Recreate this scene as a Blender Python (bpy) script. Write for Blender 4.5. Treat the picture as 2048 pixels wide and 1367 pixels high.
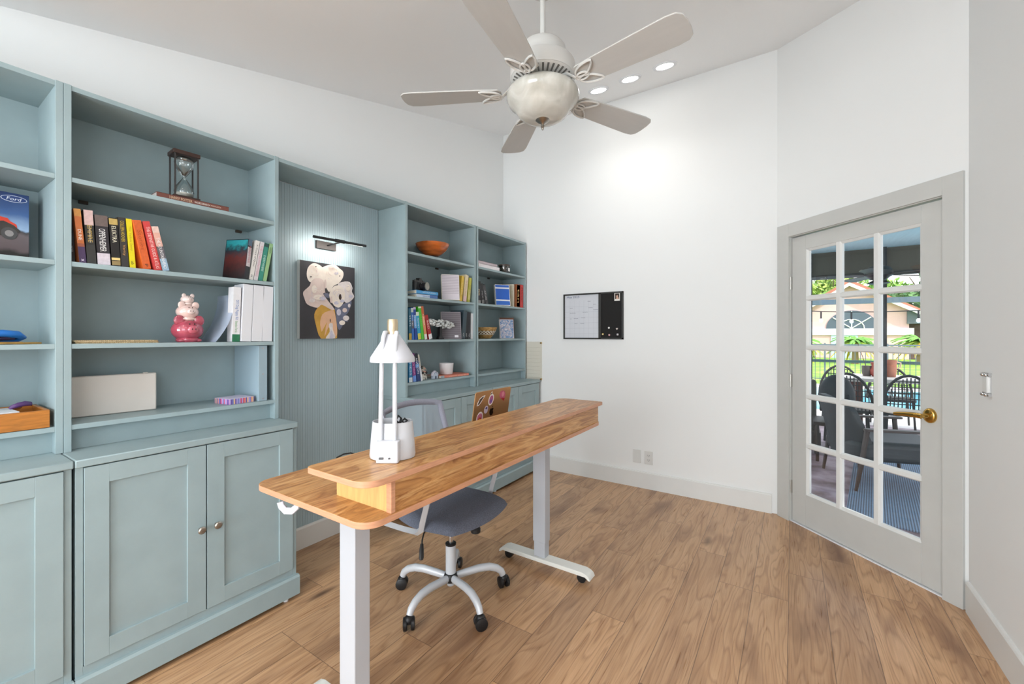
import bpy, bmesh, math, random
from mathutils import Matrix, Vector, Euler
random.seed(7)
for o in list(bpy.data.objects): bpy.data.objects.remove(o, do_unlink=True)
SC = bpy.context.scene
COL = SC.collection
R = math.radians

# ------------------------------------------------------------------ camera
PH = R(33.42); FPX = 850.0
cd = bpy.data.cameras.new('camera'); cam = bpy.data.objects.new('camera', cd); COL.objects.link(cam)
cd.sensor_fit = 'HORIZONTAL'; cd.sensor_width = 36.0; cd.lens = 36.0*FPX/2048.0
cd.shift_y = -(1367/2-670)/2048.0
cd.clip_start = 0.05; cd.clip_end = 300
cam.location = (0, 0, 1.34); cam.rotation_euler = (R(90), 0, PH-R(90))
SC.camera = cam

# ------------------------------------------------------------------ view and world
SC.view_settings.view_transform = 'Standard'; SC.view_settings.look = 'None'
SC.view_settings.exposure = 0.14; SC.view_settings.gamma = 1.0; SC.view_settings.use_curve_mapping = False
w = bpy.data.worlds.new('sky'); SC.world = w; w.use_nodes = True
nt = w.node_tree; nt.nodes.clear()
wo = nt.nodes.new('ShaderNodeOutputWorld'); bg = nt.nodes.new('ShaderNodeBackground')
tc = nt.nodes.new('ShaderNodeTexCoord'); nz = nt.nodes.new('ShaderNodeTexNoise'); cr = nt.nodes.new('ShaderNodeValToRGB')
nz.inputs['Scale'].default_value = 3.0; nz.inputs['Detail'].default_value = 5
nt.links.new(tc.outputs['Generated'], nz.inputs['Vector']); nt.links.new(nz.outputs['Fac'], cr.inputs['Fac'])
cr.color_ramp.elements[0].color = (0.62, 0.80, 1.0, 1); cr.color_ramp.elements[0].position = 0.34
cr.color_ramp.elements[1].color = (1.0, 1.0, 1.0, 1); cr.color_ramp.elements[1].position = 0.58
nt.links.new(cr.outputs['Color'], bg.inputs['Color']); bg.inputs['Strength'].default_value = 2.4
nt.links.new(bg.outputs['Background'], wo.inputs['Surface'])

def light(name, kind, loc, energy, color=(1, 1, 1), rot=(0, 0, 0), size=1, size_y=None, spot=None, blend=0.5, spread=None):
    l = bpy.data.lights.new(name, kind); l.energy = energy; l.color = color
    if kind == 'AREA':
        l.shape = 'RECTANGLE' if size_y else 'SQUARE'; l.size = size
        if size_y: l.size_y = size_y
        if spread: l.spread = spread
    elif kind == 'SPOT':
        l.spot_size = spot; l.spot_blend = blend; l.shadow_soft_size = size
    elif kind == 'SUN': l.angle = size
    else: l.shadow_soft_size = size
    o = bpy.data.objects.new(name, l); COL.objects.link(o); o.location = loc; o.rotation_euler = rot
    return o
# sun over the garden, high from the south side, cannot reach indoors past the patio roof
light('sun', 'SUN', (10, -10, 20), 4.0, (1.0, 0.96, 0.88), (R(38), R(-30), 0), R(1.5))
# general fill light, set outside an unseen window added behind the camera
light('window_fill', 'AREA', (-3.56, 0.9, 1.35), 180, (0.88, 0.95, 1.0), (0, R(-116), 0), 1.8, 2.4)
# daylight through the window in the right wall, behind the camera
light('side_window_daylight', 'AREA', (-1.4, -0.93, 1.75), 20, (0.86, 0.94, 1.0), (R(98), 0, R(-20)), 1.5, 1.2)

# ------------------------------------------------------------------ materials
def S(r, g, b):
    f = lambda c: (c/255/12.92) if c/255 <= 0.04045 else ((c/255+0.055)/1.055)**2.4
    return (f(r), f(g), f(b), 1)
MC = {}
def mat(rgb, rough=0.5, metal=0.0, coat=0.0, noise=0.0, nscale=30.0, bump=0.0, bscale=200.0, stretch=(1, 1, 1), emit=None, spec=None):
    key = (rgb, rough, metal, coat, noise, nscale, bump, bscale, stretch, emit, spec)
    if key in MC: return MC[key]
    m = bpy.data.materials.new('paint_%d' % len(MC)); m.use_nodes = True
    n = m.node_tree; b = n.nodes['Principled BSDF']
    c = S(*rgb)
    b.inputs['Base Color'].default_value = c; b.inputs['Roughness'].default_value = rough
    b.inputs['Metallic'].default_value = metal; b.inputs['Coat Weight'].default_value = coat
    if spec is not None: b.inputs['Specular IOR Level'].default_value = spec
    if noise or bump:
        t = n.nodes.new('ShaderNodeTexCoord'); mp = n.nodes.new('ShaderNodeMapping'); mp.inputs['Scale'].default_value = stretch
        n.links.new(t.outputs['Object'], mp.inputs['Vector'])
    if noise:
        x = n.nodes.new('ShaderNodeTexNoise'); x.inputs['Scale'].default_value = nscale; x.inputs['Detail'].default_value = 4
        n.links.new(mp.outputs['Vector'], x.inputs['Vector'])
        r = n.nodes.new('ShaderNodeValToRGB')
        r.color_ramp.elements[0].position = 0.3; r.color_ramp.elements[1].position = 0.7
        r.color_ramp.elements[0].color = tuple(max(0, v*(1-noise)) for v in c[:3])+(1,)
        r.color_ramp.elements[1].color = tuple(min(1, v*(1+noise)) for v in c[:3])+(1,)
        n.links.new(x.outputs['Fac'], r.inputs['Fac']); n.links.new(r.outputs['Color'], b.inputs['Base Color'])
    if bump:
        x = n.nodes.new('ShaderNodeTexNoise'); x.inputs['Scale'].default_value = bscale; x.inputs['Detail'].default_value = 3
        n.links.new(mp.outputs['Vector'], x.inputs['Vector'])
        bp = n.nodes.new('ShaderNodeBump'); bp.inputs['Strength'].default_value = bump; bp.inputs['Distance'].default_value = 0.002
        n.links.new(x.outputs['Fac'], bp.inputs['Height']); n.links.new(bp.outputs['Normal'], b.inputs['Normal'])
    if emit:
        b.inputs['Emission Color'].default_value = S(*emit[0]); b.inputs['Emission Strength'].default_value = emit[1]
    MC[key] = m
    return m

def nodes_mat(name):
    m = bpy.data.materials.new(name); m.use_nodes = True
    return m, m.node_tree, m.node_tree.nodes['Principled BSDF']
def nd(n, t, **kw):
    x = n.nodes.new(t)
    for k, v in kw.items(): setattr(x, k, v)
    return x
def mth(n, op, a, b=None):
    x = n.nodes.new('ShaderNodeMath'); x.operation = op
    for i, v in enumerate((a, b)):
        if v is None: continue
        if isinstance(v, (int, float)): x.inputs[i].default_value = v
        else: n.links.new(v, x.inputs[i])
    return x.outputs[0]
def ramp(n, fac, stops):
    r = n.nodes.new('ShaderNodeValToRGB'); cr = r.color_ramp
    while len(cr.elements) > 1: cr.elements.remove(cr.elements[-1])
    cr.elements[0].position = stops[0][0]; cr.elements[0].color = stops[0][1]
    for p, c in stops[1:]:
        e = cr.elements.new(p); e.color = c
    n.links.new(fac, r.inputs['Fac'])
    return r.outputs['Color']
def mix(n, fac, a, b, blend='MIX'):
    x = n.nodes.new('ShaderNodeMix'); x.data_type = 'RGBA'; x.blend_type = blend
    if isinstance(fac, (int, float)): x.inputs[0].default_value = fac
    else: n.links.new(fac, x.inputs[0])
    for i, v in ((6, a), (7, b)):
        if isinstance(v, tuple): x.inputs[i].default_value = v
        else: n.links.new(v, x.inputs[i])
    return x.outputs[2]

def plank_floor():
    m, n, b = nodes_mat('oak_plank_floor')
    t = nd(n, 'ShaderNodeTexCoord'); s = nd(n, 'ShaderNodeSeparateXYZ'); n.links.new(t.outputs['Object'], s.inputs[0])
    X, Y = s.outputs[0], s.outputs[1]
    rw = mth(n, 'ADD', mth(n, 'DIVIDE', Y, 0.1592), 0.893+20)
    row = mth(n, 'FLOOR', rw); fr = mth(n, 'FRACT', rw)
    wn = nd(n, 'ShaderNodeTexWhiteNoise', noise_dimensions='1D'); n.links.new(row, wn.inputs['W'])
    off = mth(n, 'DIVIDE', mth(n, 'FLOOR', mth(n, 'MULTIPLY', wn.outputs['Value'], 4.0)), 4.0)
    u = mth(n, 'ADD', mth(n, 'DIVIDE', mth(n, 'SUBTRACT', X, 1.64), 1.22), mth(n, 'ADD', off, 20.0))
    col = mth(n, 'FLOOR', u); fu = mth(n, 'FRACT', u)
    cb = nd(n, 'ShaderNodeCombineXYZ'); n.links.new(row, cb.inputs[0]); n.links.new(col, cb.inputs[1])
    pn = nd(n, 'ShaderNodeTexWhiteNoise', noise_dimensions='2D'); n.links.new(cb.outputs[0], pn.inputs['Vector'])
    pid = pn.outputs['Value']
    def grain(sx, sy, sc, det, dist, shift):
        c = nd(n, 'ShaderNodeCombineXYZ')
        n.links.new(mth(n, 'ADD', mth(n, 'MULTIPLY', X, sx), mth(n, 'MULTIPLY', pid, shift)), c.inputs[0])
        n.links.new(mth(n, 'ADD', mth(n, 'MULTIPLY', Y, sy), mth(n, 'MULTIPLY', pid, shift*0.7)), c.inputs[1])
        x = nd(n, 'ShaderNodeTexNoise'); x.inputs['Scale'].default_value = sc; x.inputs['Detail'].default_value = det; x.inputs['Distortion'].default_value = dist
        n.links.new(c.outputs[0], x.inputs['Vector']); return x.outputs['Fac'], c
    g1, c1 = grain(1.0, 8.0, 1.6, 5, 0.5, 37.0)
    g2, c2 = grain(1.0, 34.0, 5.0, 4, 0.15, 61.0)
    g3, c3 = grain(0.9, 3.0, 1.9, 3, 0.3, 23.0)
    g4, c4 = grain(0.55, 4.2, 1.7, 2, 0.25, 91.0)
    ring = mth(n, 'FRACT', mth(n, 'MULTIPLY', g4, 15.0))
    base = ramp(n, g1, [(0.28, S(150, 108, 74)), (0.42, S(186, 144, 104)), (0.58, S(206, 166, 126)), (0.75, S(186, 144, 106))])
    base = mix(n, 0.34, base, ramp(n, g2, [(0.34, S(130, 92, 62)), (0.50, S(192, 152, 114)), (0.66, S(214, 176, 138))]), 'MIX')
    base = mix(n, 0.34, base, ramp(n, ring, [(0.0, S(128, 86, 58)), (0.22, S(196, 154, 116)), (0.8, S(212, 172, 136)), (1.0, S(128, 86, 58))]), 'MIX')
    base = mix(n, mth(n, 'MAXIMUM', 0.0, mth(n, 'MULTIPLY', mth(n, 'SUBTRACT', g3, 0.52), 3.4)), base, S(120, 82, 58))
    vo = nd(n, 'ShaderNodeTexVoronoi'); vo.inputs['Scale'].default_value = 1.15; n.links.new(c3.outputs[0], vo.inputs['Vector'])
    kn = ramp(n, vo.outputs['Distance'], [(0.02, (1, 1, 1, 1)), (0.10, (0, 0, 0, 1))])
    base = mix(n, mth(n, 'MULTIPLY', kn, 0.8), base, S(74, 50, 34))
    tone = ramp(n, pid, [(0.0, (0.88, 0.86, 0.85, 1)), (0.5, (0.98, 0.97, 0.95, 1)), (1.0, (1.12, 1.10, 1.06, 1))])
    base = mix(n, 1.0, base, tone, 'MULTIPLY')
    seam = mth(n, 'MAXIMUM', mth(n, 'MAXIMUM', mth(n, 'LESS_THAN', fr, 0.010), mth(n, 'GREATER_THAN', fr, 0.990)),
               mth(n, 'MAXIMUM', mth(n, 'LESS_THAN', fu, 0.0012), mth(n, 'GREATER_THAN', fu, 0.9988)))
    base = mix(n, mth(n, 'MULTIPLY', seam, 0.6), base, S(70, 48, 34))
    n.links.new(base, b.inputs['Base Color'])
    rr = mth(n, 'ADD', 0.22, mth(n, 'MULTIPLY', g2, 0.16)); n.links.new(rr, b.inputs['Roughness'])
    bp = nd(n, 'ShaderNodeBump'); bp.inputs['Strength'].default_value = 0.25; bp.inputs['Distance'].default_value = 0.002
    n.links.new(mth(n, 'SUBTRACT', mth(n, 'MULTIPLY', g2, 0.6), seam), bp.inputs['Height']); n.links.new(bp.outputs['Normal'], b.inputs['Normal'])
    return m

def desk_wood(dark, mid, lite, nm, sy=1.0, rough=0.3):
    m, n, b = nodes_mat(nm)
    t = nd(n, 'ShaderNodeTexCoord'); mp = nd(n, 'ShaderNodeMapping'); mp.inputs['Scale'].default_value = (1.3, 8.0*sy, 11.0)
    mp.inputs['Rotation'].default_value = (0, R(4), R(5)); n.links.new(t.outputs['Object'], mp.inputs['Vector'])
    x = nd(n, 'ShaderNodeTexNoise'); x.inputs['Scale'].default_value = 1.7; x.inputs['Detail'].default_value = 7; x.inputs['Distortion'].default_value = 2.0
    n.links.new(mp.outputs[0], x.inputs['Vector'])
    mp2 = nd(n, 'ShaderNodeMapping'); mp2.inputs['Scale'].default_value = (2.5, 40, 50); n.links.new(t.outputs['Object'], mp2.inputs['Vector'])
    y = nd(n, 'ShaderNodeTexNoise'); y.inputs['Scale'].default_value = 2.0; y.inputs['Detail'].default_value = 5; n.links.new(mp2.outputs[0], y.inputs['Vector'])
    c = ramp(n, x.outputs['Fac'], [(0.30, dark), (0.40, mid), (0.47, dark), (0.50, mid), (0.58, lite), (0.66, mid), (0.72, dark), (0.80, lite)])
    c = mix(n, 0.35, c, ramp(n, y.outputs['Fac'], [(0.35, dark), (0.55, mid), (0.7, lite)]))
    n.links.new(c, b.inputs['Base Color']); b.inputs['Roughness'].default_value = rough
    return m

def glass_mat(name, tint=(1, 1, 1, 1), rough=0.0, gloss=0.12, ior=1.45):
    m = bpy.data.materials.new(name); m.use_nodes = True; n = m.node_tree; n.nodes.clear()
    o = nd(n, 'ShaderNodeOutputMaterial'); tr = nd(n, 'ShaderNodeBsdfTransparent'); gl = nd(n, 'ShaderNodeBsdfGlossy'); mx = nd(n, 'ShaderNodeMixShader')
    fr = nd(n, 'ShaderNodeLayerWeight'); fr.inputs['Blend'].default_value = 0.25
    tr.inputs['Color'].default_value = tint; gl.inputs['Roughness'].default_value = rough
    f = mth(n, 'ADD', mth(n, 'MULTIPLY', fr.outputs['Fresnel'], 0.8 if gloss > .11 else 0.3), gloss*0.3)
    n.links.new(f, mx.inputs[0]); n.links.new(tr.outputs[0], mx.inputs[1]); n.links.new(gl.outputs[0], mx.inputs[2]); n.links.new(mx.outputs[0], o.inputs['Surface'])
    return m
def mesh_fabric(name, col, cover=0.5):
    m = bpy.data.materials.new(name); m.use_nodes = True; n = m.node_tree; b = n.nodes['Principled BSDF']; o = n.nodes['Material Output']
    b.inputs['Base Color'].default_value = col; b.inputs['Roughness'].default_value = 0.8
    tr = nd(n, 'ShaderNodeBsdfTransparent'); mx = nd(n, 'ShaderNodeMixShader'); mx.inputs[0].default_value = cover
    n.links.new(tr.outputs[0], mx.inputs[1]); n.links.new(b.outputs[0], mx.inputs[2]); n.links.new(mx.outputs[0], o.inputs['Surface'])
    return m

WALL = mat((238, 239, 238), 0.75, bump=0.05, bscale=120)
CEIL = mat((250, 250, 250), 0.85, bump=0.06, bscale=90)
TRIM = mat((226, 226, 223), 0.45, noise=0.02, nscale=6)
DOORP = mat((200, 200, 196), 0.42, noise=0.02, nscale=8)
TEAL = mat((151, 169, 172), 0.5, noise=0.045, nscale=9, bump=0.08, bscale=70)
WHITE = mat((236, 237, 240), 0.4)
BLACK = mat((22, 22, 24), 0.45)
CHROME = mat((200, 200, 200), 0.2, 1.0)
NICKEL = mat((165, 160, 152), 0.3, 1.0)
BRASS = mat((205, 165, 88), 0.18, 1.0)
PAGES = mat((228, 220, 202), 0.8, noise=0.12, nscale=220, stretch=(1, 1, 1))
FLOORM = plank_floor()
DWOOD = desk_wood(S(150, 96, 50), S(200, 144, 86), S(226, 180, 122), 'desk_laminate')
DSIDE = mat((222, 178, 112), 0.45, noise=0.14, nscale=7, stretch=(10, 10, 1.2))
DEDGE = mat((206, 150, 116), 0.42, noise=0.10, nscale=10, stretch=(2, 2, 20))
GLASS = glass_mat('door_glass')
CLEAR = glass_mat('clear_glass', (0.93, 0.96, 0.96, 1), 0.02, 0.3)

# ------------------------------------------------------------------ mesh building
class MB:
    def __init__(s): s.v = []; s.f = []; s.m = []
    def add(s, vs, fs, mi=0):
        k = len(s.v); s.v += [tuple(p) for p in vs]; s.f += [tuple(i+k for i in f) for f in fs]; s.m += [mi]*len(fs); return s
    def box(s, x0, y0, z0, x1, y1, z1, mi=0):
        x0, x1 = min(x0, x1), max(x0, x1); y0, y1 = min(y0, y1), max(y0, y1); z0, z1 = min(z0, z1), max(z0, z1)
        return s.add([(x0, y0, z0), (x1, y0, z0), (x1, y1, z0), (x0, y1, z0), (x0, y0, z1), (x1, y0, z1), (x1, y1, z1), (x0, y1, z1)],
                     [(0, 3, 2, 1), (4, 5, 6, 7), (0, 1, 5, 4), (1, 2, 6, 5), (2, 3, 7, 6), (3, 0, 4, 7)], mi)
    def prism(s, pts, ax, a0, a1, mi=0, mi_side=None):
        n = len(pts)
        def P(p, a): return {'x': (a, p[0], p[1]), 'y': (p[0], a, p[1]), 'z': (p[0], p[1], a)}[ax]
        vs = [P(p, a0) for p in pts]+[P(p, a1) for p in pts]
        s.add(vs, [tuple(range(n))[::-1], tuple(range(n, 2*n))], mi)
        k = len(s.v)-2*n
        for i in range(n):
            j = (i+1) % n; s.f.append((k+i, k+j, k+n+j, k+n+i)); s.m.append(mi if mi_side is None else mi_side)
        return s
    def lathe(s, prof, c=(0, 0), seg=24, mi=0, sx=1, sy=1):
        n = len(prof); vs = []
        for r, z in prof:
            for k in range(seg):
                a = 2*math.pi*k/seg; vs.append((c[0]+r*sx*math.cos(a), c[1]+r*sy*math.sin(a), z))
        fs = []
        for i in range(n-1):
            for k in range(seg):
                k2 = (k+1) % seg; fs.append((i*seg+k, i*seg+k2, (i+1)*seg+k2, (i+1)*seg+k))
        if prof[0][0] > 1e-4: fs.append(tuple(range(seg))[::-1])
        if prof[-1][0] > 1e-4: fs.append(tuple(range((n-1)*seg, n*seg)))
        return s.add(vs, fs, mi)
    def tube(s, pts, r, seg=10, mi=0, closed=False, flat=None):
        pts = [Vector(p) for p in pts]; n = len(pts); rs = r if isinstance(r, (list, tuple)) else [r]*n
        vs = []; up0 = None
        for i in range(n):
            if closed: t = (pts[(i+1) % n]-pts[i-1])
            else: t = pts[min(i+1, n-1)]-pts[max(i-1, 0)]
            if t.length < 1e-9: t = Vector((0, 0, 1))
            t.normalize()
            if up0 is None: up0 = Vector((0, 0, 1)) if abs(t.z) < 0.9 else Vector((1, 0, 0))
            a = up0-t*up0.dot(t)
            if a.length < 1e-5: a = t.orthogonal()
            a.normalize(); up0 = a; b = t.cross(a)
            for k in range(seg):
                g = 2*math.pi*k/seg; fa, fb = (1, 1) if not flat else flat
                vs.append(pts[i]+a*(rs[i]*fa*math.cos(g))+b*(rs[i]*fb*math.sin(g)))
        fs = []
        for i in range(n if closed else n-1):
            i2 = (i+1) % n
            for k in range(seg):
                k2 = (k+1) % seg; fs.append((i*seg+k, i*seg+k2, i2*seg+k2, i2*seg+k))
        if not closed: fs += [tuple(range(seg))[::-1], tuple(range((n-1)*seg, n*seg))]
        return s.add(vs, fs, mi)
    def ell(s, c, r, seg=16, rings=9, mi=0):
        vs = [(c[0], c[1], c[2]-r[2])]; fs = []
        for i in range(1, rings):
            p = -math.pi/2+math.pi*i/rings
            for k in range(seg):
                a = 2*math.pi*k/seg; vs.append((c[0]+r[0]*math.cos(p)*math.cos(a), c[1]+r[1]*math.cos(p)*math.sin(a), c[2]+r[2]*math.sin(p)))
        vs.append((c[0], c[1], c[2]+r[2])); T = len(vs)-1
        for k in range(seg): fs.append((0, 1+(k+1) % seg, 1+k))
        for i in range(rings-2):
            for k in range(seg):
                a = 1+i*seg+k; b = 1+i*seg+(k+1) % seg; fs.append((a, b, b+seg, a+seg))
        for k in range(seg): fs.append((T-seg+k, T-seg+(k+1) % seg, T))
        return s.add(vs, fs, mi)
    def poly(s, pts, mi=0): return s.add(pts, [tuple(range(len(pts)))], mi)
    def rod(s, p, q, r, seg=10, mi=0): return s.tube([p, q], r, seg, mi)
    def xf(s, M, start=0):
        for i in range(start, len(s.v)): s.v[i] = tuple(M @ Vector(s.v[i]))
        return s
    def build(s, name, mats, parent=None, loc=None, bevel=0, smooth=35, off=None, kind=None, label=None, rot=None, bseg=2):
        me = bpy.data.meshes.new(name)
        vs = s.v if off is None else [(v[0]-off[0], v[1]-off[1], v[2]-off[2]) for v in s.v]
        me.from_pydata(vs, [], s.f)
        if not isinstance(mats, (list, tuple)): mats = [mats]
        for m in mats: me.materials.append(m)
        me.polygons.foreach_set('material_index', s.m)
        bm = bmesh.new(); bm.from_mesh(me); bmesh.ops.recalc_face_normals(bm, faces=bm.faces); bm.to_mesh(me); bm.free()
        if smooth:
            me.polygons.foreach_set('use_smooth', [True]*len(me.polygons)); me.set_sharp_from_angle(angle=R(smooth))
        me.update()
        o = bpy.data.objects.new(name, me); COL.objects.link(o)
        if parent is not None: o.parent = parent
        if loc: o.location = loc
        if rot: o.rotation_euler = rot
        if bevel:
            b = o.modifiers.new('bevel', 'BEVEL'); b.width = bevel; b.segments = bseg; b.limit_method = 'ANGLE'; b.angle_limit = R(40)
        if kind: o['kind'] = kind
        if label: o['label'] = label
        return o

def tag(o, label, cat, group=None):
    o['label'] = label; o['category'] = cat
    if group: o['group'] = group
    return o
def thing(name, label, cat, loc=(0, 0, 0), rz=0, group=None, rot=None):
    o = bpy.data.objects.new(name, None); COL.objects.link(o); o.empty_display_size = 0.05
    o.location = loc; o.rotation_euler = rot if rot else (0, 0, rz)
    return tag(o, label, cat, group)
def dup(root, loc, rz=None, label=None):
    r = root.copy(); COL.objects.link(r); r.location = loc
    if rz is not None: r.rotation_euler = (0, 0, rz)
    if label: r['label'] = label
    for ch in list(root.children):
        c = ch.copy(); COL.objects.link(c); c.parent = r
        for g in list(ch.children):
            d = g.copy(); COL.objects.link(d); d.parent = c
    return r
TEXTC = {}
def text(body, W, H, m, parent, M, name='lettering', thick=0.0003):
    key = body
    if key not in TEXTC:
        c = bpy.data.curves.new('t', 'FONT'); c.body = body; c.resolution_u = 2
        o = bpy.data.objects.new('t', c); me = bpy.data.meshes.new_from_object(o)
        TEXTC[key] = ([tuple(v.co) for v in me.vertices], [tuple(p.vertices) for p in me.polygons])
        bpy.data.objects.remove(o); bpy.data.meshes.remove(me); bpy.data.curves.remove(c)
    vs, fs = TEXTC[key]
    if not vs: return None
    x0 = min(v[0] for v in vs); x1 = max(v[0] for v in vs); y0 = min(v[1] for v in vs); y1 = max(v[1] for v in vs)
    sx = W/(x1-x0); sy = H/(y1-y0)
    me = bpy.data.meshes.new(name)
    me.from_pydata([tuple(M @ Vector(((v[0]-x0)*sx-W/2, (v[1]-y0)*sy-H/2, thick))) for v in vs], [], fs)
    me.materials.append(m); o = bpy.data.objects.new(name, me); COL.objects.link(o); o.parent = parent
    return o
def frame(o, ex, ey):
    ex = Vector(ex).normalized(); ey = Vector(ey).normalized(); ez = ex.cross(ey)
    M = Matrix.Identity(4)
    for i, v in enumerate((ex, ey, ez)):
        for j in range(3): M[j][i] = v[j]
    M.translation = Vector(o); return M

# ================================================================== THE ROOM
XF, XB, YL, YR = -3.4, 3.755, 2.59, -0.715
def cz(x): return 2.56+0.245*max(x, 0)
def struct(name, mb, m, **kw):
    kw.setdefault('smooth', 0)
    return mb.build(name, m, kind='structure', **kw)
fl = [(XF-.12, YR-.12), (2.93, YR-.12), (3.05, YR-0.02), (XB+.12, 0.03), (XB+.12, YL+.12), (XF-.12, YL+.12)]
struct('floor', MB().prism(fl, 'z', -0.06, 0.0), FLOORM)
c = MB(); z = lambda p, t: (p[0], p[1], cz(p[0])+t)
for fq in ([(0, YR-.12)]+fl[1:5]+[(0, YL+.12)], [fl[0], (0, YR-.12), (0, YL+.12), fl[5]]):
    n_ = len(fq); c.add([z(p, 0) for p in fq]+[z(p, .12) for p in fq], [tuple(range(n_))[::-1], tuple(range(n_, 2*n_))]+[(i, (i+1) % n_, n_+(i+1) % n_, n_+i) for i in range(n_)])
struct('ceiling', c, CEIL)
def wallpoly(x0, x1, extra=0.0): return [(x0, 0), (x1, 0), (x1, cz(x1)+extra), (0, cz(0)+extra), (x0, cz(x0)+extra)]
struct('wall_left', MB().prism(wallpoly(XF-.12, XB+.12, 0.01), 'y', YL, YL+.12), WALL)
struct('wall_back', MB().box(XB, 0.095, 0, XB+.12, YL, cz(XB)), WALL)
# right wall with a window behind the camera
wr = MB()
for a, b, z0, z1 in ((XF, -2.2, 0, 9), (-2.2, -0.6, 0, 1.0), (-2.2, -0.6, 2.4, 9), (-0.6, 0, 0, 9), (0, 2.945, 0, 9)):
    wr.prism([(a, z0), (b, z0), (b, min(z1, cz(b))), (a, min(z1, cz(a)))], 'y', YR, YR-.12)
struct('wall_right', wr, WALL)
wf = MB()
wf.box(XF-.12, YR-.12, 0, XF, -0.4, cz(XF)); wf.box(XF-.12, 2.2, 0, XF, YL, cz(XF)); wf.box(XF-.12, -0.4, 0, XF, 2.2, 0.35); wf.box(XF-.12, -0.4, 2.3, XF, 2.2, cz(XF))
struct('wall_front', wf, WALL)
w1 = thing('fill_window_1', '', ''); del w1['label']; del w1['category']; w1['kind'] = 'structure'  # unseen window, added as the opening for the fill light
g = MB()
for a, b, c0, d in ((-.4, .35, 2.2, .4), (-.4, 2.25, 2.2, 2.3), (-.4, .35, -.35, 2.3), (2.15, .35, 2.2, 2.3), (.87, .4, .93, 2.25)): g.box(XF-.09, a, b, XF-.03, c0, d)
g.build('window_frame', TRIM, w1); MB().box(XF-.065, -.35, .4, XF-.06, 2.15, 2.25).build('window_glass', GLASS, w1, smooth=0)
w2 = thing('window_2', '', ''); del w2['label']; del w2['category']; w2['kind'] = 'structure'
g = MB()
for a, b, c0, d in ((-2.2, 1.0, -.6, 1.05), (-2.2, 2.35, -.6, 2.4), (-2.2, 1.0, -2.15, 2.4), (-.65, 1.0, -.6, 2.4), (-1.43, 1.05, -1.37, 2.35)): g.box(a, YR-.09, b, c0, YR-.03, d)
g.build('window_frame', TRIM, w2); MB().box(-2.15, YR-.065, 1.05, -.65, YR-.06, 2.35).build('window_glass', GLASS, w2, smooth=0)

# diagonal wall with the door: local x runs along the wall, local y points outdoors
P0 = (3.67, 0.01, 0); RD = R(225)
def zc(u): return cz(3.67-.7071*u)
wd = MB()
for a, b, z0 in ((-.12, -.02, 0), (-.02, .94, 2.06), (.94, 1.025, 0)):
    wd.prism([(a, z0), (b, z0), (b, zc(b)), (a, zc(a))], 'y', 0, .12)
struct('wall_corner', wd, WALL, loc=P0, rot=(0, 0, RD))
cs = MB(); cs.box(-.105, -.016, 0, -.006, 0, 2.145); cs.box(.926, -.016, 0, 1.012, 0, 2.145); cs.box(-.006, -.016, 2.05, .926, 0, 2.145)
cs.box(-.02, 0, 0, -.004, .12, 2.06); cs.box(.924, 0, 0, .94, .12, 2.06); cs.box(-.004, 0, 2.045, .924, .12, 2.06)
struct('trim_1', cs, DOORP, loc=P0, rot=(0, 0, RD), bevel=.002)
struct('trim_2', MB().box(-.004, .0, 0.0, .924, .12, 0.006), WHITE, loc=P0, rot=(0, 0, RD))
door = thing('door_1', '', '', loc=P0, rz=RD); del door['label']; del door['category']; door['kind'] = 'structure'
lf = MB(); Y0, Y1 = .012, .048
lf.box(0, Y0, .010, .112, Y1, 2.037); lf.box(.816, Y0, .010, .918, Y1, 2.037); lf.box(.112, Y0, .010, .816, Y1, .228); lf.box(.112, Y0, 1.94, .816, Y1, 2.037)
lf.build('door_leaf', DOORP, door, bevel=.0015)
mn = MB()
px = [.112+(.816-.112)*k/3 for k in range(4)]; pz = [.228+(1.94-.228)*k/5 for k in range(6)]
for k in (1, 2): mn.prism([(px[k]-.019, Y0+.010), (px[k]-.012, Y0), (px[k]+.012, Y0), (px[k]+.019, Y0+.010), (px[k]+.019, Y1-.008), (px[k]-.019, Y1-.008)], 'z', .228, 1.94)
for k in range(1, 5): mn.prism([(Y0+.011, pz[k]-.019), (Y0+.001, pz[k]-.011), (Y0+.001, pz[k]+.011), (Y0+.011, pz[k]+.019), (Y1-.008, pz[k]+.019), (Y1-.008, pz[k]-.019)], 'x', .112, .816)
# glazing bead round the opening
mn.prism([(Y0+.003, .228), (Y0+.012, .244), (Y1-.008, .244), (Y1-.008, .228)], 'x', .112, .816)
mn.prism([(Y0+.003, 1.94), (Y0+.012, 1.926), (Y1-.008, 1.926), (Y1-.008, 1.94)], 'x', .112, .816)
mn.prism([(.112, Y0+.003), (.128, Y0+.012), (.128, Y1-.008), (.112, Y1-.008)], 'z', .228, 1.94)
mn.prism([(.816, Y0+.003), (.802, Y0+.012), (.802, Y1-.008), (.816, Y1-.008)], 'z', .228, 1.94)
mn.build('glazing_bars', TRIM, door, smooth=0)
MB().box(.12, .030, .235, .81, .034, 1.935).build('door_glass', GLASS, door, smooth=0)
hd = MB(); t_ = len(hd.v); hd.lathe([(0, -.004), (.024, -.004), (.031, 0), (.034, .006), (.034, .012)], seg=28, sx=.9, sy=1.15)
hd.xf(Matrix.Translation((.857, 0, .918)) @ Matrix.Rotation(R(-90), 4, 'X'), t_)
hd.tube([(.857, .0, .918), (.857, -.045, .918), (.85, -.055, .918), (.83, -.058, .919)], [.013, .011, .011, .011], 12)
hd.tube([(.862, -.056, .918), (.83, -.058, .919), (.79, -.057, .917), (.75, -.055, .912), (.728, -.053, .909)], [.012, .0115, .0095, .009, .007], 12, flat=(1.15, .75))
hd.build('door_handle', BRASS, door)
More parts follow.
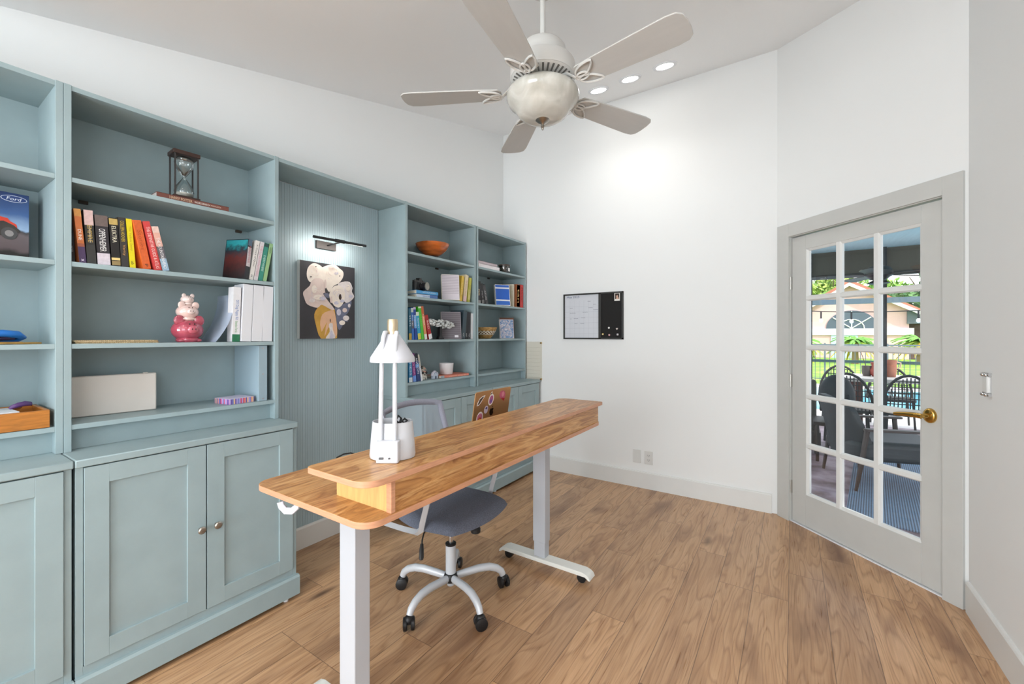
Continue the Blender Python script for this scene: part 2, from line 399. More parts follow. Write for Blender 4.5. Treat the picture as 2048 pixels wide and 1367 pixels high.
for k, zz in enumerate((1.715, 1.013, .25)):
    h = MB(); h.rod((-.004, .004, zz-.045), (-.004, .004, zz+.045), .0065, 10); h.box(-.006, .003, zz-.045, .003, .014, zz+.045)
    for q in (-.016, .016): h.rod((-.004, .004, zz+q-.001), (-.004, .004, zz+q+.001), .0075, 10)
    h.build('hinge', mat((176, 174, 168), .35, .8), door)

# baseboards
def bbx(prof_h=.142): return None
struct('baseboard_back', MB().prism([(XB, 0), (XB-.015, 0), (XB-.015, .135), (XB-.010, .143), (XB, .145)], 'y', .13, 2.13), TRIM)
bb = struct('baseboard_right', MB().prism([(YR, 0), (YR+.015, 0), (YR+.015, .14), (YR+.010, .148), (YR, .15)], 'x', XF, 2.93), TRIM)
struct('baseboard_left', MB().prism([(YL-.008, 0), (YL-.022, 0), (YL-.022, .125), (YL-.017, .135), (YL-.008, .137)], 'x', 1.22, 2.095), mat((222, 218, 212), .5))

# beadboard panelling in the desk niche
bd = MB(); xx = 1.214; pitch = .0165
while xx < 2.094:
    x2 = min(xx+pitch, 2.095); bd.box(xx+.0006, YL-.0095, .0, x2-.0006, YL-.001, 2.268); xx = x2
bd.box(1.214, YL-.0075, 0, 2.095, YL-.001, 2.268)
tag(bd.build('beadboard_panel', mat((172, 190, 196), .5, noise=.03, nscale=3, stretch=(3, 1, .6)), smooth=0), 'blue-green grooved beadboard panel on the wall behind the flower painting', 'wall panel')  # same paint as the cabinets, lightened to stand in for light in the niche

# ================================================================== BUILT-IN CABINETS AND SHELVES
ZS = (1.942, 1.621, 1.307, 0.998)
def base_cabinet(x0, x1, label, knobs=True):
    t = thing('base_cabinet', label, 'cabinet', ((x0+x1)/2, 2.36, 0), group='painted base cabinets under the shelves')
    o = ((x0+x1)/2, 2.36, 0)
    b = MB(); b.box(x0, 2.128, .025, x0+.020, 2.585, .868); b.box(x1-.020, 2.128, .025, x1, 2.585, .868)
    b.box(x0+.02, 2.128, .115, x1-.02, 2.58, .149); b.box(x0+.02, 2.57, .149, x1-.02, 2.58, .868); b.box(x0+.02, 2.14, .85, x1-.02, 2.58, .868)
    b.box(x0+.02, 2.15, .15, x1-.02, 2.156, .85)
    b.build('cabinet_body', TEAL, t, off=o, bevel=.001)
    MB().box(x0-.003, 2.115, .868, x1+.003, 2.588, .896).build('cabinet_top', TEAL, t, off=o, bevel=.004)
    MB().prism([(2.104, .022), (2.104, .108), (2.112, .118), (2.128, .118), (2.128, .022)], 'x', x0-.006, x1+.006).build('plinth', TEAL, t, off=o, smooth=0)
    for xa in (x0+.05, x1-.05): MB().rod((xa, 2.135, 0), (xa, 2.135, .022), .012, 12).build('foot', WHITE, t, off=o)
    xm = (x0+x1)/2; g = .0022
    for a, c2, side in ((x0+.0215, xm-g, 1), (xm+g, x1-.0215, -1)):
        d = MB(); z0, z1, sw = .1530, .8640, .067
        d.box(a, 2.119, z0, a+sw, 2.141, z1); d.box(c2-sw, 2.119, z0, c2, 2.141, z1)
        d.box(a+sw, 2.119, z0, c2-sw, 2.141, z0+sw); d.box(a+sw, 2.119, z1-sw, c2-sw, 2.141, z1)
        d.box(a+sw-.002, 2.129, z0+sw-.002, c2-sw+.002, 2.136, z1-sw+.002)
        dd = d.build('cabinet_door', TEAL, t, off=o, bevel=.0008)
        if knobs:
            kx = c2-.0235 if side == 1 else a+.033
            k = MB(); k.lathe([(.006, 0), (.005, .012), (.010, .018), (.0155, .023), (.0155, .027), (.011, .031), (0, .032)], seg=20)
            k.xf(Matrix.Translation((kx, 2.119, .510)) @ Matrix.Rotation(R(90), 4, 'X'))
            k.build('knob', NICKEL, dd, off=o)
    return t
def shelf_unit(x0, x1, label, l_in=.021, r_in=.021):
    o = ((x0+x1)/2, 2.44, .896)
    t = thing('shelf_unit', label, 'bookcase', o, group='painted open shelf units on the base cabinets')
    for xa, xb in ((x0, x0+l_in), (x1-r_in, x1)): MB().box(xa, 2.29, .8965, xb, 2.585, 2.291).build('side_panel', TEAL, t, off=o, bevel=.001)
    MB().box(x0+l_in, 2.292, 2.271, x1-r_in, 2.585, 2.289).build('top_board', TEAL, t, off=o)
    MB().box(x0+l_in, 2.577, .8965, x1-r_in, 2.585, 2.271).build('back_panel', TEAL, t, off=o)
    for k, zz in enumerate(ZS):
        y0 = 2.292
        MB().box(x0+l_in, y0, zz-.0185, x1-r_in, 2.577, zz).build('shelf', TEAL, t, off=o, bevel=.001)
    MB().box(x0+l_in+(.0 if k else 0), 2.34, .8965, x1-r_in, 2.352, .9795).build('bottom_rail', TEAL, t, off=o)
    return t
base_cabinet(-.412, .397, 'blue-green two-door base cabinet at the left edge, only its right door in view')
base_cabinet(.406, 1.212, 'blue-green two-door base cabinet with two round nickel knobs, left of the desk')
base_cabinet(2.100, 2.908, 'blue-green two-door base cabinet behind the laptop and desk chair')
base_cabinet(2.918, 3.722, 'blue-green two-door base cabinet in the far corner beside the white wall')
shelf_unit(-.406, .405, 'blue-green shelf unit at the left edge holding the vehicle box and bamboo tray')
shelf_unit(.406, 1.2085, 'tall blue-green shelf unit with the hourglass and white binders')
shelf_unit(2.099, 2.903, 'blue-green shelf unit right of the painting, with orange bowl and camera')
shelf_unit(2.916, 3.733, 'rightmost blue-green shelf unit in the corner, with the woven basket', .021, .021)
tag(MB().box(1.2095, 2.292, 2.269, 2.098, 2.577, 2.289).build('bridge_board', TEAL, bevel=.001), 'blue-green board spanning the niche above the painting', 'shelf board')
# dark shelf pins under the shelves
for (px_, pz_, lb) in ((.215, 1.915, 'left edge shelf unit above the vehicle box'), (.50, 1.915, 'shelf unit over the row of books'), (1.12, 1.915, 'shelf over the green books'), (2.70, 1.915, 'shelf under the orange bowl'), (3.45, 1.915, 'shelf under the candle jar')):
    q = MB(); q.box(px_, 2.565, pz_-.006, px_+.03, 2.577, pz_+.008)
    tag(q.build('shelf_bracket', mat((70, 58, 48), .5), bevel=.001), 'tiny dark bracket beneath the '+lb, 'bracket', 'shelf brackets')

# ================================================================== CEILING FAN
fx, fy = 1.72, .965
fan = thing('ceiling_fan', 'white five-blade ceiling fan with a marbled glass light bowl, hanging over the desk', 'ceiling fan', (fx, fy, 2.45))
FW = mat((214, 213, 209), .35, coat=.2); FB = mat((200, 199, 196), .5, noise=.02, nscale=5, stretch=(1, 8, 1))
o = (0, 0, 2.45)
MB().lathe([(.0, 2.905), (.03, 2.905), (.06, 2.93), (.068, 2.96), (.07, 3.02)], seg=28).build('canopy', FW, fan, off=o)
MB().lathe([(.0125, 2.68), (.0125, 2.93)], seg=14).build('downrod', FW, fan, off=o)
MB().lathe([(.02, 2.685), (.06, 2.682), (.092, 2.674), (.104, 2.660), (.107, 2.635), (.110, 2.610), (.125, 2.600), (.146, 2.588), (.151, 2.575), (.151, 2.53), (.148, 2.522), (.118, 2.512)], seg=40).build('motor_housing', FW, fan, off=o)
MB().lathe([(.147, 2.523), (.142, 2.516), (.098, 2.500), (.085, 2.500)], seg=40).build('vent_ring', FW, fan, off=o)
vs = MB()
for k in range(36):
    a = 2*math.pi*k/36; ca, sa = math.cos(a), math.sin(a); w_ = .0035
    pr = lambda r, zz, s: (r*ca-s*sa, r*sa+s*ca, zz)
    vs.add([pr(.104, 2.5008, -w_), pr(.138, 2.5135, -w_*1.3), pr(.138, 2.5135, w_*1.3), pr(.104, 2.5008, w_), pr(.104, 2.5030, -w_), pr(.138, 2.5155, -w_*1.3), pr(.138, 2.5155, w_*1.3), pr(.104, 2.5030, w_)],
           [(0, 1, 2, 3), (4, 5, 6, 7), (0, 1, 5, 4), (2, 3, 7, 6), (1, 2, 6, 5), (3, 0, 4, 7)])
vs.build('vent_slots', mat((110, 108, 104), .7), fan, off=(0, 0, 2.4508), smooth=0)
MB().lathe([(.085, 2.51), (.085, 2.488), (.06, 2.485), (.06, 2.47)], seg=28).build('light_fitter', FW, fan, off=o)
m, n, b = nodes_mat('alabaster_glass'); t_ = nd(n, 'ShaderNodeTexCoord'); x_ = nd(n, 'ShaderNodeTexNoise'); x_.inputs['Scale'].default_value = 7; x_.inputs['Detail'].default_value = 4; x_.inputs['Distortion'].default_value = 1.5
n.links.new(t_.outputs['Object'], x_.inputs['Vector']); n.links.new(ramp(n, x_.outputs['Fac'], [(.35, S(186, 184, 174)), (.6, S(208, 206, 198)), (.7, S(220, 219, 212))]), b.inputs['Base Color'])
b.inputs['Roughness'].default_value = .09; b.inputs['Subsurface Weight'].default_value = .15; b.inputs['Subsurface Radius'].default_value = (.03, .03, .03)
MB().lathe([(.06, 2.478), (.10, 2.484), (.135, 2.478), (.160, 2.462), (.168, 2.446), (.167, 2.432), (.156, 2.410), (.136, 2.394), (.126, 2.380), (.112, 2.360), (.088, 2.344), (.055, 2.335), (.0, 2.333)], seg=48).build('light_bowl', m, fan, off=o, smooth=60)
MB().lathe([(.0, 2.341), (.030, 2.340), (.033, 2.334), (.022, 2.324), (.010, 2.318), (.006, 2.312), (.009, 2.307), (.009, 2.303), (.005, 2.299), (.006, 2.295), (.003, 2.289), (.0, 2.288)], seg=20).build('finial', NICKEL, fan, off=o)
bl = MB()
out = [(.205, -.056), (.30, -.064), (.45, -.071), (.60, -.077), (.640, -.072), (.658, -.054), (.664, -.02), (.664, .02), (.658, .054), (.640, .072), (.60, .077), (.45, .071), (.30, .064), (.205, .056), (.19, .03), (.19, -.03)]
bl.prism(out, 'z', -.003, .003)
arm = MB()
def loop(cx, cy, rx, ry, rot, n=14, sharp=0):
    p = []
    for k in range(n):
        a = 2*math.pi*k/n; r_ = 1+sharp*max(0, math.cos(a))**3
        x, y = rx*r_*math.cos(a), ry*math.sin(a)*(1-sharp*.35*max(0, math.cos(a)))
        p.append((cx+x*math.cos(rot)-y*math.sin(rot), cy+x*math.sin(rot)+y*math.cos(rot), -.009))
    return p
arm.tube(loop(.235, .030, .045, .024, R(28), sharp=.35), .0048, 6, closed=True)
arm.tube(loop(.235, -.030, .045, .024, R(-28), sharp=.35), .0048, 6, closed=True)
arm.tube(loop(.215, 0, .030, .020, 0), .0048, 6, closed=True)
arm.tube([(.115, 0, .035), (.14, 0, .030), (.165, 0, .010), (.185, 0, -.006), (.20, 0, -.009)], [.012, .012, .011, .010, .009], 8, flat=(.5, 1.3))
first = None
for k in range(5):
    a = R(262+72*k)
    if first is None:
        ob = bl.build('blade', FB, fan, bevel=.002); ar = arm.build('blade_arm', FW, ob)
        first = (ob, ar)
    else:
        ob = first[0].copy(); COL.objects.link(ob); ob.parent = fan; ar = first[1].copy(); COL.objects.link(ar); ar.parent = ob
    ob.rotation_euler = Euler((R(-8), 0, a), 'XYZ'); ob.location = (0, 0, .012)

# recessed lights
SL = math.atan(.245)
def downlight(x, y, lab, pw=8.5, cone=150):
    t = thing('recessed_light', lab, 'ceiling light', (x, y, cz(x)), rot=(0, -SL, 0), group='recessed ceiling lights')
    MB().lathe([(.062, .0005), (.062, -.006), (.070, -.009), (.086, -.006), (.088, .0005)], seg=36).build('trim_ring', WHITE, t)
    MB().lathe([(0, -.0035), (.062, -.0035), (.062, .0)], seg=36).build('diffuser', mat((255, 255, 252), .5, emit=((255, 253, 248), 14)), t)
    light('downlight', 'SPOT', (x-.03, y, cz(x)-.03), pw, (1, .985, .96), (0, R(8), 0), .05, spot=R(cone), blend=1.0)
    return t
for x, y, lab in ((3.353, 1.349, 'glowing recessed ceiling light partly hidden by a fan blade'), (3.335, 1.077, 'middle of the three glowing recessed ceiling lights'), (3.31, .804, 'glowing recessed ceiling light farthest right, nearest the door')):
    downlight(x, y, lab)
for x, y, lab in ((.15, 1.55, 'added ceiling fill light above the left shelves, ahead of the camera'), (.15, .25, 'added ceiling fill light above the camera'), (-1.0, 1.55, 'added ceiling fill light behind the camera near the shelves'), (-1.0, .25, 'added ceiling fill light behind the camera near the right wall')):
    downlight(x, y, lab, 18, 150)  # unseen downlights added as fill to brighten the room from above

# ================================================================== PAINTING AND PICTURE LIGHT
pa = thing('flower_painting', 'unframed canvas of white peonies over a golden torso shape on a charcoal ground', 'painting', (1.67, 2.57, 1.563))
X0c, X1c, Z0c, Z1c, YF = 1.472, 1.869, 1.318, 1.808, 2.548
o = (1.67, 2.57, 1.563)
MB().box(X0c, YF+.0, Z0c, X1c, 2.577, Z1c).build('canvas', mat((226, 226, 222), .7, noise=.03, nscale=300), pa, off=o)
def pv(x, y):
    t = (x-80)/845; u = t*1068/((1-t)*1200+t*1068); top = 70+130*t
    return (X0c+u*(X1c-X0c), Z1c-(y-top)/(1269-top)*(Z1c-Z0c))
pm = [mat((58, 56, 60), .6, noise=.10, nscale=14), mat((240, 228, 216), .6, noise=.06, nscale=26), mat((222, 202, 194), .6, noise=.07, nscale=22), mat((226, 216, 214), .6, noise=.12, nscale=34), mat((108, 112, 134), .6, noise=.15, nscale=40),
      mat((206, 158, 66), .6, noise=.12, nscale=20), mat((230, 182, 146), .6, noise=.06, nscale=20), mat((205, 200, 214), .6, noise=.1, nscale=40), mat((60, 44, 40), .6)]
pp = MB()
pp.prism([(X0c+.001, Z0c), (X1c, Z0c), (X1c, Z1c), (X0c+.001, Z1c)], 'y', YF-.0006, YF, 0)
LAY = [0]
def blob(pts, mi, rnd=0):
    LAY[0] += 1; P = []
    n = len(pts)
    for i in range(n):
        a, b_, c_, d_ = pts[i-1], pts[i], pts[(i+1) % n], pts[(i+2) % n]
        for t in (0, .33, .66):
            q = []
            for j in (0, 1): q.append(.5*((2*b_[j])+(-a[j]+c_[j])*t+(2*a[j]-5*b_[j]+4*c_[j]-d_[j])*t*t+(-a[j]+3*b_[j]-3*c_[j]+d_[j])*t**3))
            P.append(pv(max(80, min(925, q[0])), min(1269, q[1])))
    y = YF-.0006-.00012*LAY[0]
    pp.poly([(p[0], y, p[1]) for p in P], mi)
blob([(620, 800), (700, 770), (860, 700), (870, 760), (820, 880), (770, 940), (825, 1015), (760, 1010), (740, 1070), (690, 1140), (650, 1060), (640, 900)], 4)
blob([(365, 790), (430, 735), (600, 810), (625, 880), (655, 1100), (655, 1220), (630, 1268), (410, 1268), (330, 1060), (305, 900)], 5)
blob([(430, 900), (560, 840), (610, 860), (640, 1000), (655, 1200), (610, 1240), (560, 1160), (520, 1100), (455, 1240), (395, 1060)], 6)
blob([(440, 1130), (500, 1020), (480, 1100), (455, 1250), (430, 1268), (405, 1200)], 5)
blob([(530, 1050), (585, 1040), (590, 1130), (625, 1262), (480, 1268), (540, 1165)], 3)
blob([(560, 1150), (585, 1180), (600, 1262), (540, 1265)], 7)
blob([(545, 965), (556, 985), (552, 1025), (543, 1005)], 8)
blob([(190, 320), (200, 210), (255, 140), (330, 128), (430, 190), (405, 260), (440, 385), (300, 410), (230, 405)], 1)
blob([(405, 285), (425, 195), (520, 155), (620, 150), (690, 205), (748, 260), (742, 345), (680, 430), (600, 470), (540, 560), (500, 520), (440, 400)], 1)
blob([(135, 560), (230, 470), (260, 400), (330, 350), (440, 385), (468, 560), (440, 590), (510, 690), (610, 820), (560, 830), (420, 755), (350, 800), (200, 750), (150, 650)], 2)
blob([(660, 470), (740, 410), (845, 412), (888, 500), (880, 560), (915, 640), (830, 720), (760, 700)], 3)
blob([(530, 610), (600, 480), (700, 470), (770, 560), (760, 700), (700, 790), (640, 790), (590, 745)], 1)
blob([(450, 590), (520, 585), (530, 650), (480, 640)], 4)
for (cx, cy, rx, ry, mi) in ((680, 870, 34, 50, 7), (770, 840, 36, 34, 2), (790, 960, 48, 40, 3), (730, 1030, 46, 36, 1), (690, 610, 40, 30, 3), (700, 640, 22, 46, 8), (640, 730, 36, 26, 7), (730, 700, 34, 24, 7), (560, 190, 44, 26, 2), (640, 280, 30, 20, 7),
                             (270, 690, 46, 30, 3), (300, 520, 40, 60, 1), (360, 640, 70, 40, 1), (250, 330, 14, 8, 8), (325, 180, 12, 8, 8), (690, 320, 8, 10, 8), (820, 500, 40, 46, 1), (860, 630, 30, 22, 7), (470, 440, 16, 70, 2), (430, 660, 50, 30, 7), (835, 770, 20, 30, 3), (560, 680, 20, 50, 2), (600, 620, 30, 60, 1)):
    blob([(cx+rx*math.cos(a), cy+ry*math.sin(a)) for a in [k*math.pi/4+.2 for k in range(8)]], mi)
prnd = random.Random(21)
for (cx, cy, rx, ry, n1) in ((300, 250, 85, 100, 14), (560, 270, 120, 110, 20), (330, 600, 150, 150, 26), (660, 620, 110, 120, 26), (810, 520, 70, 90, 14)):
    for k in range(n1):
        a = prnd.uniform(0, 6.28); rr = prnd.uniform(.25, .85); x = cx+rx*rr*math.cos(a); y = cy+ry*rr*math.sin(a); L = prnd.uniform(18, 42); wd = prnd.uniform(4, 11)
        mi = prnd.choice((3, 7, 2, 1, 1, 3)) if cy > 400 else prnd.choice((3, 2, 2, 1)); t = a+math.pi/2+prnd.uniform(-.4, .4); c_, s_ = math.cos(t), math.sin(t); nx, ny = math.cos(a), math.sin(a)
        blob([(x-L*c_, y-L*s_), (x+nx*wd, y+ny*wd), (x+L*c_, y+L*s_), (x+nx*(wd+prnd.uniform(4, 9)), y+ny*(wd+8))], mi)
pp.build('painted_surface', pm, pa, off=o, smooth=0)

pl = thing('picture_light', 'slim black bar light on a dark wall plate above the flower painting', 'picture light', (1.68, 2.57, 1.93))
o = (1.68, 2.57, 1.93); DK = mat((30, 30, 32), .35)
q = MB(); q.rod((1.505, 2.452, 1.946), (1.888, 2.452, 1.954), .0085, 12); q.rod((1.655, 2.452, 1.949), (1.72, 2.452, 1.9505), .0115, 12); q.build('light_bar', DK, pl, off=o)
q = MB(); q.rod((1.70, 2.452, 1.947), (1.67, 2.57, 1.93), .005, 8); q.build('bracket_arm', DK, pl, off=o)
MB().box(1.595, 2.562, 1.905, 1.735, 2.577, 1.955).build('wall_plate', mat((60, 54, 52), .6), pl, off=o, bevel=.001)
MB().box(1.52, 2.4600, 1.9440, 1.87, 2.4610, 1.9500).build('led_strip', mat((255, 255, 255), .5, emit=((255, 252, 244), 1.2)), pl, off=o)
light('picture_light_beam', 'AREA', (1.67, 2.455, 1.93), 0.75, (1, .96, .90), (R(60), 0, 0), .34, .02)

# ================================================================== BOARD ON THE BACK WALL
o = (3.745, 1.57, 1.52); XW = XB
wb = thing('memo_board', 'black-framed combination board, white monthly planner left and black pinboard right', 'board', o)
q = MB(); y0, y1, z0, z1 = 1.270, 1.866, 1.303, 1.737; f_ = .014; ys = 1.493
for a, b_, c_, d_ in ((y0, z0, y1, z0+f_), (y0, z1-f_, y1, z1), (y0, z0, y0+f_, z1), (y1-f_, z0, y1, z1), (ys-.012, z0, ys+.012, z1)): q.box(XW-.018, a, b_, XW-.001, c_, d_)
q.build('frame', mat((42, 41, 38), .5, noise=.1, nscale=60), wb, off=o, bevel=.001)
m, n, b = nodes_mat('planner_grid'); t_ = nd(n, 'ShaderNodeTexCoord'); s_ = nd(n, 'ShaderNodeSeparateXYZ'); n.links.new(t_.outputs['Object'], s_.inputs[0])
ly = mth(n, 'LESS_THAN', mth(n, 'FRACT', mth(n, 'ADD', mth(n, 'DIVIDE', s_.outputs[1], .0485), 10.3)), .03); lz = mth(n, 'LESS_THAN', mth(n, 'FRACT', mth(n, 'ADD', mth(n, 'DIVIDE', s_.outputs[2], .052), 10.2)), .03)
lz = mth(n, 'MULTIPLY', lz, mth(n, 'LESS_THAN', s_.outputs[2], .14)); ly = mth(n, 'MULTIPLY', ly, mth(n, 'LESS_THAN', s_.outputs[2], .15))
n.links.new(mix(n, mth(n, 'MULTIPLY', mth(n, 'MAXIMUM', ly, lz), .35), S(214, 216, 222), S(120, 126, 140)), b.inputs['Base Color']); b.inputs['Roughness'].default_value = .25
MB().box(XW-.010, ys+.01, z0+.01, XW-.002, y1-.01, z1-.01).build('white_panel', m, wb, off=o)
MB().box(XW-.012, y0+.01, z0+.01, XW-.002, ys-.01, z1-.01).build('black_panel', mat((17, 15, 14), .8), wb, off=o)
INK = mat((70, 90, 130), .5)
def onwall(y, zz, x=XW-.0105): return frame((x-o[0], y-o[1], zz-o[2]), (0, -1, 0), (0, 0, 1))
text('May 2025', .130, .024, INK, wb, onwall(1.765, 1.703), 'handwriting')
for (yy, zz, s_) in ((1.78, 1.598, 'gym'), (1.74, 1.56, 'call mom'), (1.70, 1.51, 'dinner'), (1.62, 1.51, '5 pm'), (1.57, 1.60, 'work'), (1.53, 1.578, 'flight'), (1.75, 1.46, 'pay'), (1.70, 1.455, 'dentist'), (1.62, 1.415, 'lunch')): pass
for (yy, zz, ww) in ((1.785, 1.60, .03), (1.77, 1.552, .06), (1.64, 1.558, .05), (1.585, 1.60, .04), (1.535, 1.58, .045), (1.79, 1.498, .02), (1.735, 1.50, .045), (1.66, 1.505, .04), (1.735, 1.452, .03), (1.67, 1.452, .04), (1.60, 1.66, .03), (1.545, 1.63, .03)):
    text('~~~', ww, .006, mat((120, 124, 138), .6), wb, onwall(yy, zz), 'handwriting')
ph = thing('photo_card', 'small white-bordered portrait card at the top of the black pinboard', 'photo', (XW-.013, 1.327, 1.688))
MB().box(-.0007, -.0255, -.036, .0008, .0255, .036).build('card', mat((238, 234, 228), .5), ph)
q = MB(); q.box(-.0012, -.020, -.020, -.0006, .020, .031, 0)
for (a, b_, r1, r2, mi) in ((0.001, .004, .011, .015, 1), (.0, -.013, .015, .008, 1), (.010, .018, .009, .010, 2), (-.013, .012, .007, .015, 2), (.012, -.004, .006, .014, 2), (-.004, .022, .014, .007, 2)):
    q.prism([(a+r1*math.cos(k*math.pi/6), b_+r2*math.sin(k*math.pi/6)) for k in range(12)], 'x', -.0020-mi*.0003, -.0011, mi)
q.build('portrait', [mat((118, 96, 82), .6, noise=.3, nscale=80), mat((222, 182, 158), .6), mat((52, 36, 30), .6)], ph, smooth=0)
def magnet(y, zz, lab, shape, c1, c2=None):
    t = thing('magnet', lab, 'magnet', (XW-.013, y, zz), group='small magnets on the black pinboard')
    r = .0088
    if shape == 'heart': P = [(0, -.010), (.009, .001), (.008, .007), (.004, .008), (0, .004), (-.004, .008), (-.008, .007), (-.009, .001)]
    elif shape == 'square': P = [(-.0075, -.0075), (.0075, -.0075), (.0075, .0075), (-.0075, .0075)]
    else: P = [(r*math.cos(k*math.pi/8), r*math.sin(k*math.pi/8)) for k in range(16)]
    MB().prism(P, 'x', -.0055, .0008).build('magnet_body', mat(c1, .3), t, bevel=.001)
    if c2: MB().prism([(p[0]*.5, p[1]*.5) for p in P], 'x', -.0066, -.005).build('magnet_center', mat(c2, .4), t)
magnet(1.404, 1.408, 'white rounded magnet, topmost of those on the black pinboard', 'round', (236, 234, 230))
magnet(1.328, 1.398, 'tiny heart-shaped magnet on the black pinboard', 'heart', (226, 214, 210))
magnet(1.462, 1.350, 'round cream magnet with yellow rim, leftmost on the black pinboard', 'round', (214, 186, 92), (244, 240, 226))
magnet(1.400, 1.343, 'round magnet with pink rim in the bottom row of the black pinboard', 'round', (206, 148, 148), (238, 232, 230))
magnet(1.322, 1.347, 'square white magnet in the lower right of the black pinboard', 'square', (232, 230, 232), (170, 166, 176))

# acrylic planner on gold standoffs beside the corner cabinet
o = (XW, 2.215, 1.07)
ac = thing('acrylic_planner', 'clear acrylic planner sheet on small gold standoffs beside the corner shelf unit', 'planner', o)
MB().box(XW-.022, 2.105, .885, XW-.019, 2.325, 1.275).build('acrylic_sheet', glass_mat('acrylic', (.98, .965, .93, 1), .02, .1), ac, off=o, smooth=0)
q = MB()
for k in range(9): q.box(XW-.0232, 2.125, 1.215-.038*k, XW-.0224, 2.295, 1.2162-.038*k)
q.build('printed_lines', mat((176, 172, 156), .6), ac, off=o, smooth=0)
for yy in (2.118, 2.312):
    for zz in (.898, 1.262):
        q = MB(); q.rod((XW-.001, yy, zz), (XW-.028, yy, zz), .0065, 14); q.build('standoff', BRASS, ac, off=o)

# outlets
def plate(y, zz, lab, outlet):
    t = thing('wall_plate', lab, 'outlet', (XB, y, zz))
    MB().box(-.006, -.036, -.058, -.0003, .036, .058).build('cover_plate', mat((220, 220, 217), .35), t, bevel=.003)
    if outlet:
        for s_ in (-.0195, .0195):
            q = MB(); P = []
            for k in range(20):
                a = 2*math.pi*k/20; P.append((.0165*math.cos(a), max(-.0125, min(.0125, .0165*math.sin(a)))+s_))
            q.prism(P, 'x', -.008, -.004); re_ = q.build('receptacle', mat((214, 214, 211), .35), t)
            q = MB(); q.box(-.0086, -.008, s_-.001, -.0079, -.0058, s_+.007); q.box(-.0086, .0058, s_-.001, -.0079, .008, s_+.006); q.rod((-.0086, 0, s_-.008), (-.0079, 0, s_-.008), .0024, 10)
            q.build('slots', mat((60, 58, 56), .6), re_, smooth=0)
    return t
plate(1.150, .272, 'blank white cover plate low on the white wall, left of the outlet', False)
plate(1.047, .270, 'white two-socket power outlet low on the white wall above the baseboard', True)

# cord cleat on the right wall
o = (2.693, YR, 1.125)
cl = thing('wall_cleat', 'white bar with shiny metal ends fixed to the wall right of the door', 'cleat', o)
MB().box(2.665, YR, 1.088, 2.720, YR+.014, 1.162).build('cleat_bar', mat((226, 226, 224), .3), cl, off=o, bevel=.005)
for zz in (1.168, 1.082):
    q = MB(); q.box(2.660, YR, zz-.008, 2.727, YR+.010, zz+.008)
    for xx in (2.675, 2.712): q.ell((xx, YR+.014, zz), (.009, .009, .009), 12, 7)
    q.build('metal_clip', CHROME, cl, off=o)

# ================================================================== STANDING DESK
DX0, DX1, DY0, DY1, T1, T2 = .703, 2.318, .913, 1.497, .85, .96
o = (1.51, 1.2, 0)
dk = thing('standing_desk', 'long wood-topped standing desk with raised rear shelf on white wheeled legs', 'desk', o)
def rrect(x0, y0, x1, y1, r, rs=(1, 1, 1, 1), n=6):
    P = []
    for (cx, cy, a0, k) in ((x1, y1, 0, rs[0]), (x0, y1, 90, rs[1]), (x0, y0, 180, rs[2]), (x1, y0, 270, rs[3])):
        q = r*k
        if q < 1e-4: P.append((cx, cy)); continue
        ccx = cx-q if cx == x1 else cx+q; ccy = cy-q if cy == y1 else cy+q
        for i in range(n+1):
            a = R(a0+90*i/n); P.append((ccx+q*math.cos(a), ccy+q*math.sin(a)))
    return P
MB().prism(rrect(DX0, DY0, DX1, DY1, .055), 'z', T1-.0185, T1, 0, 1).build('desktop', [DWOOD, DEDGE], dk, off=o, bevel=.0012)
MB().prism(rrect(DX0-.006, DY0-.008, DX1, 1.178, .055, (1, .35, 1, .25)), 'z', T2-.0175, T2, 0, 1).build('riser_shelf', [DWOOD, DEDGE], dk, off=o, bevel=.0012)
MB().box(DX0+.102, DY0+.008, T1, DX1-.035, DY0+.024, T2-.0175).build('riser_fascia', DWOOD, dk, off=o)
q = MB().box(DX0+.090, DY0+.028, T1, DX0+.106, 1.168, T2-.0175, 0); q.build('riser_end_panel', DSIDE, dk, off=o)
MB().box(DX0+.088, DY0+.006, T1, DX0+.102, DY0+.026, T2-.0175).build('riser_edge_strip', DEDGE, dk, off=o)
MB().box(DX1-.10, DY0+.026, T1, DX1-.084, 1.168, T2-.0175).build('riser_end_panel', DSIDE, dk, off=o)
LW = mat((188, 191, 197), .38)
for (xa, fx0) in ((.860, .860), (2.116, 2.104)):
    q = MB(); q.box(xa, 1.172, .155, xa+.060, 1.252, T1-.02); l1 = q.build('leg', LW, dk, off=o, bevel=.003)
    q = MB(); q.box(xa+.003, 1.176, .07, xa+.056, 1.247, .155); q.build('lower_tube', LW, l1, off=o, bevel=.002)
    q = MB(); q.prism([(.895, .036), (.902, .052), (.915, .062), (.94, .070), (1.44, .070), (1.465, .062), (1.478, .052), (1.485, .036), (1.478, .034), (1.455, .048), (.925, .048), (.902, .034)], 'x', fx0, fx0+.071)
    q.build('foot_bar', mat((232, 232, 226), .4), dk, off=o, bevel=.002)
    for yy in (.955, 1.43):
        q = MB(); q.rod((fx0+.022, yy, .025), (fx0+.032, yy, .025), .025, 18); q.rod((fx0+.039, yy, .025), (fx0+.049, yy, .025), .025, 18)
        q.rod((fx0+.024, yy, .025), (fx0+.047, yy, .025), .007, 10); q.box(fx0+.026, yy-.018, .030, fx0+.045, yy+.018, .049); q.box(fx0+.03, yy-.04, .034, fx0+.042, yy, .040)
        q.build('caster', BLACK, dk, off=o)
q = MB(); q.box(.90, 1.19, T1-.055, 2.14, 1.235, T1-.02); q.build('crossbar', LW, dk, off=o, bevel=.002)
for xa in (.83, 2.10): MB().box(xa, .96, T1-.036, xa+.10, 1.45, T1-.0185).build('side_bracket', LW, dk, off=o, bevel=.002)
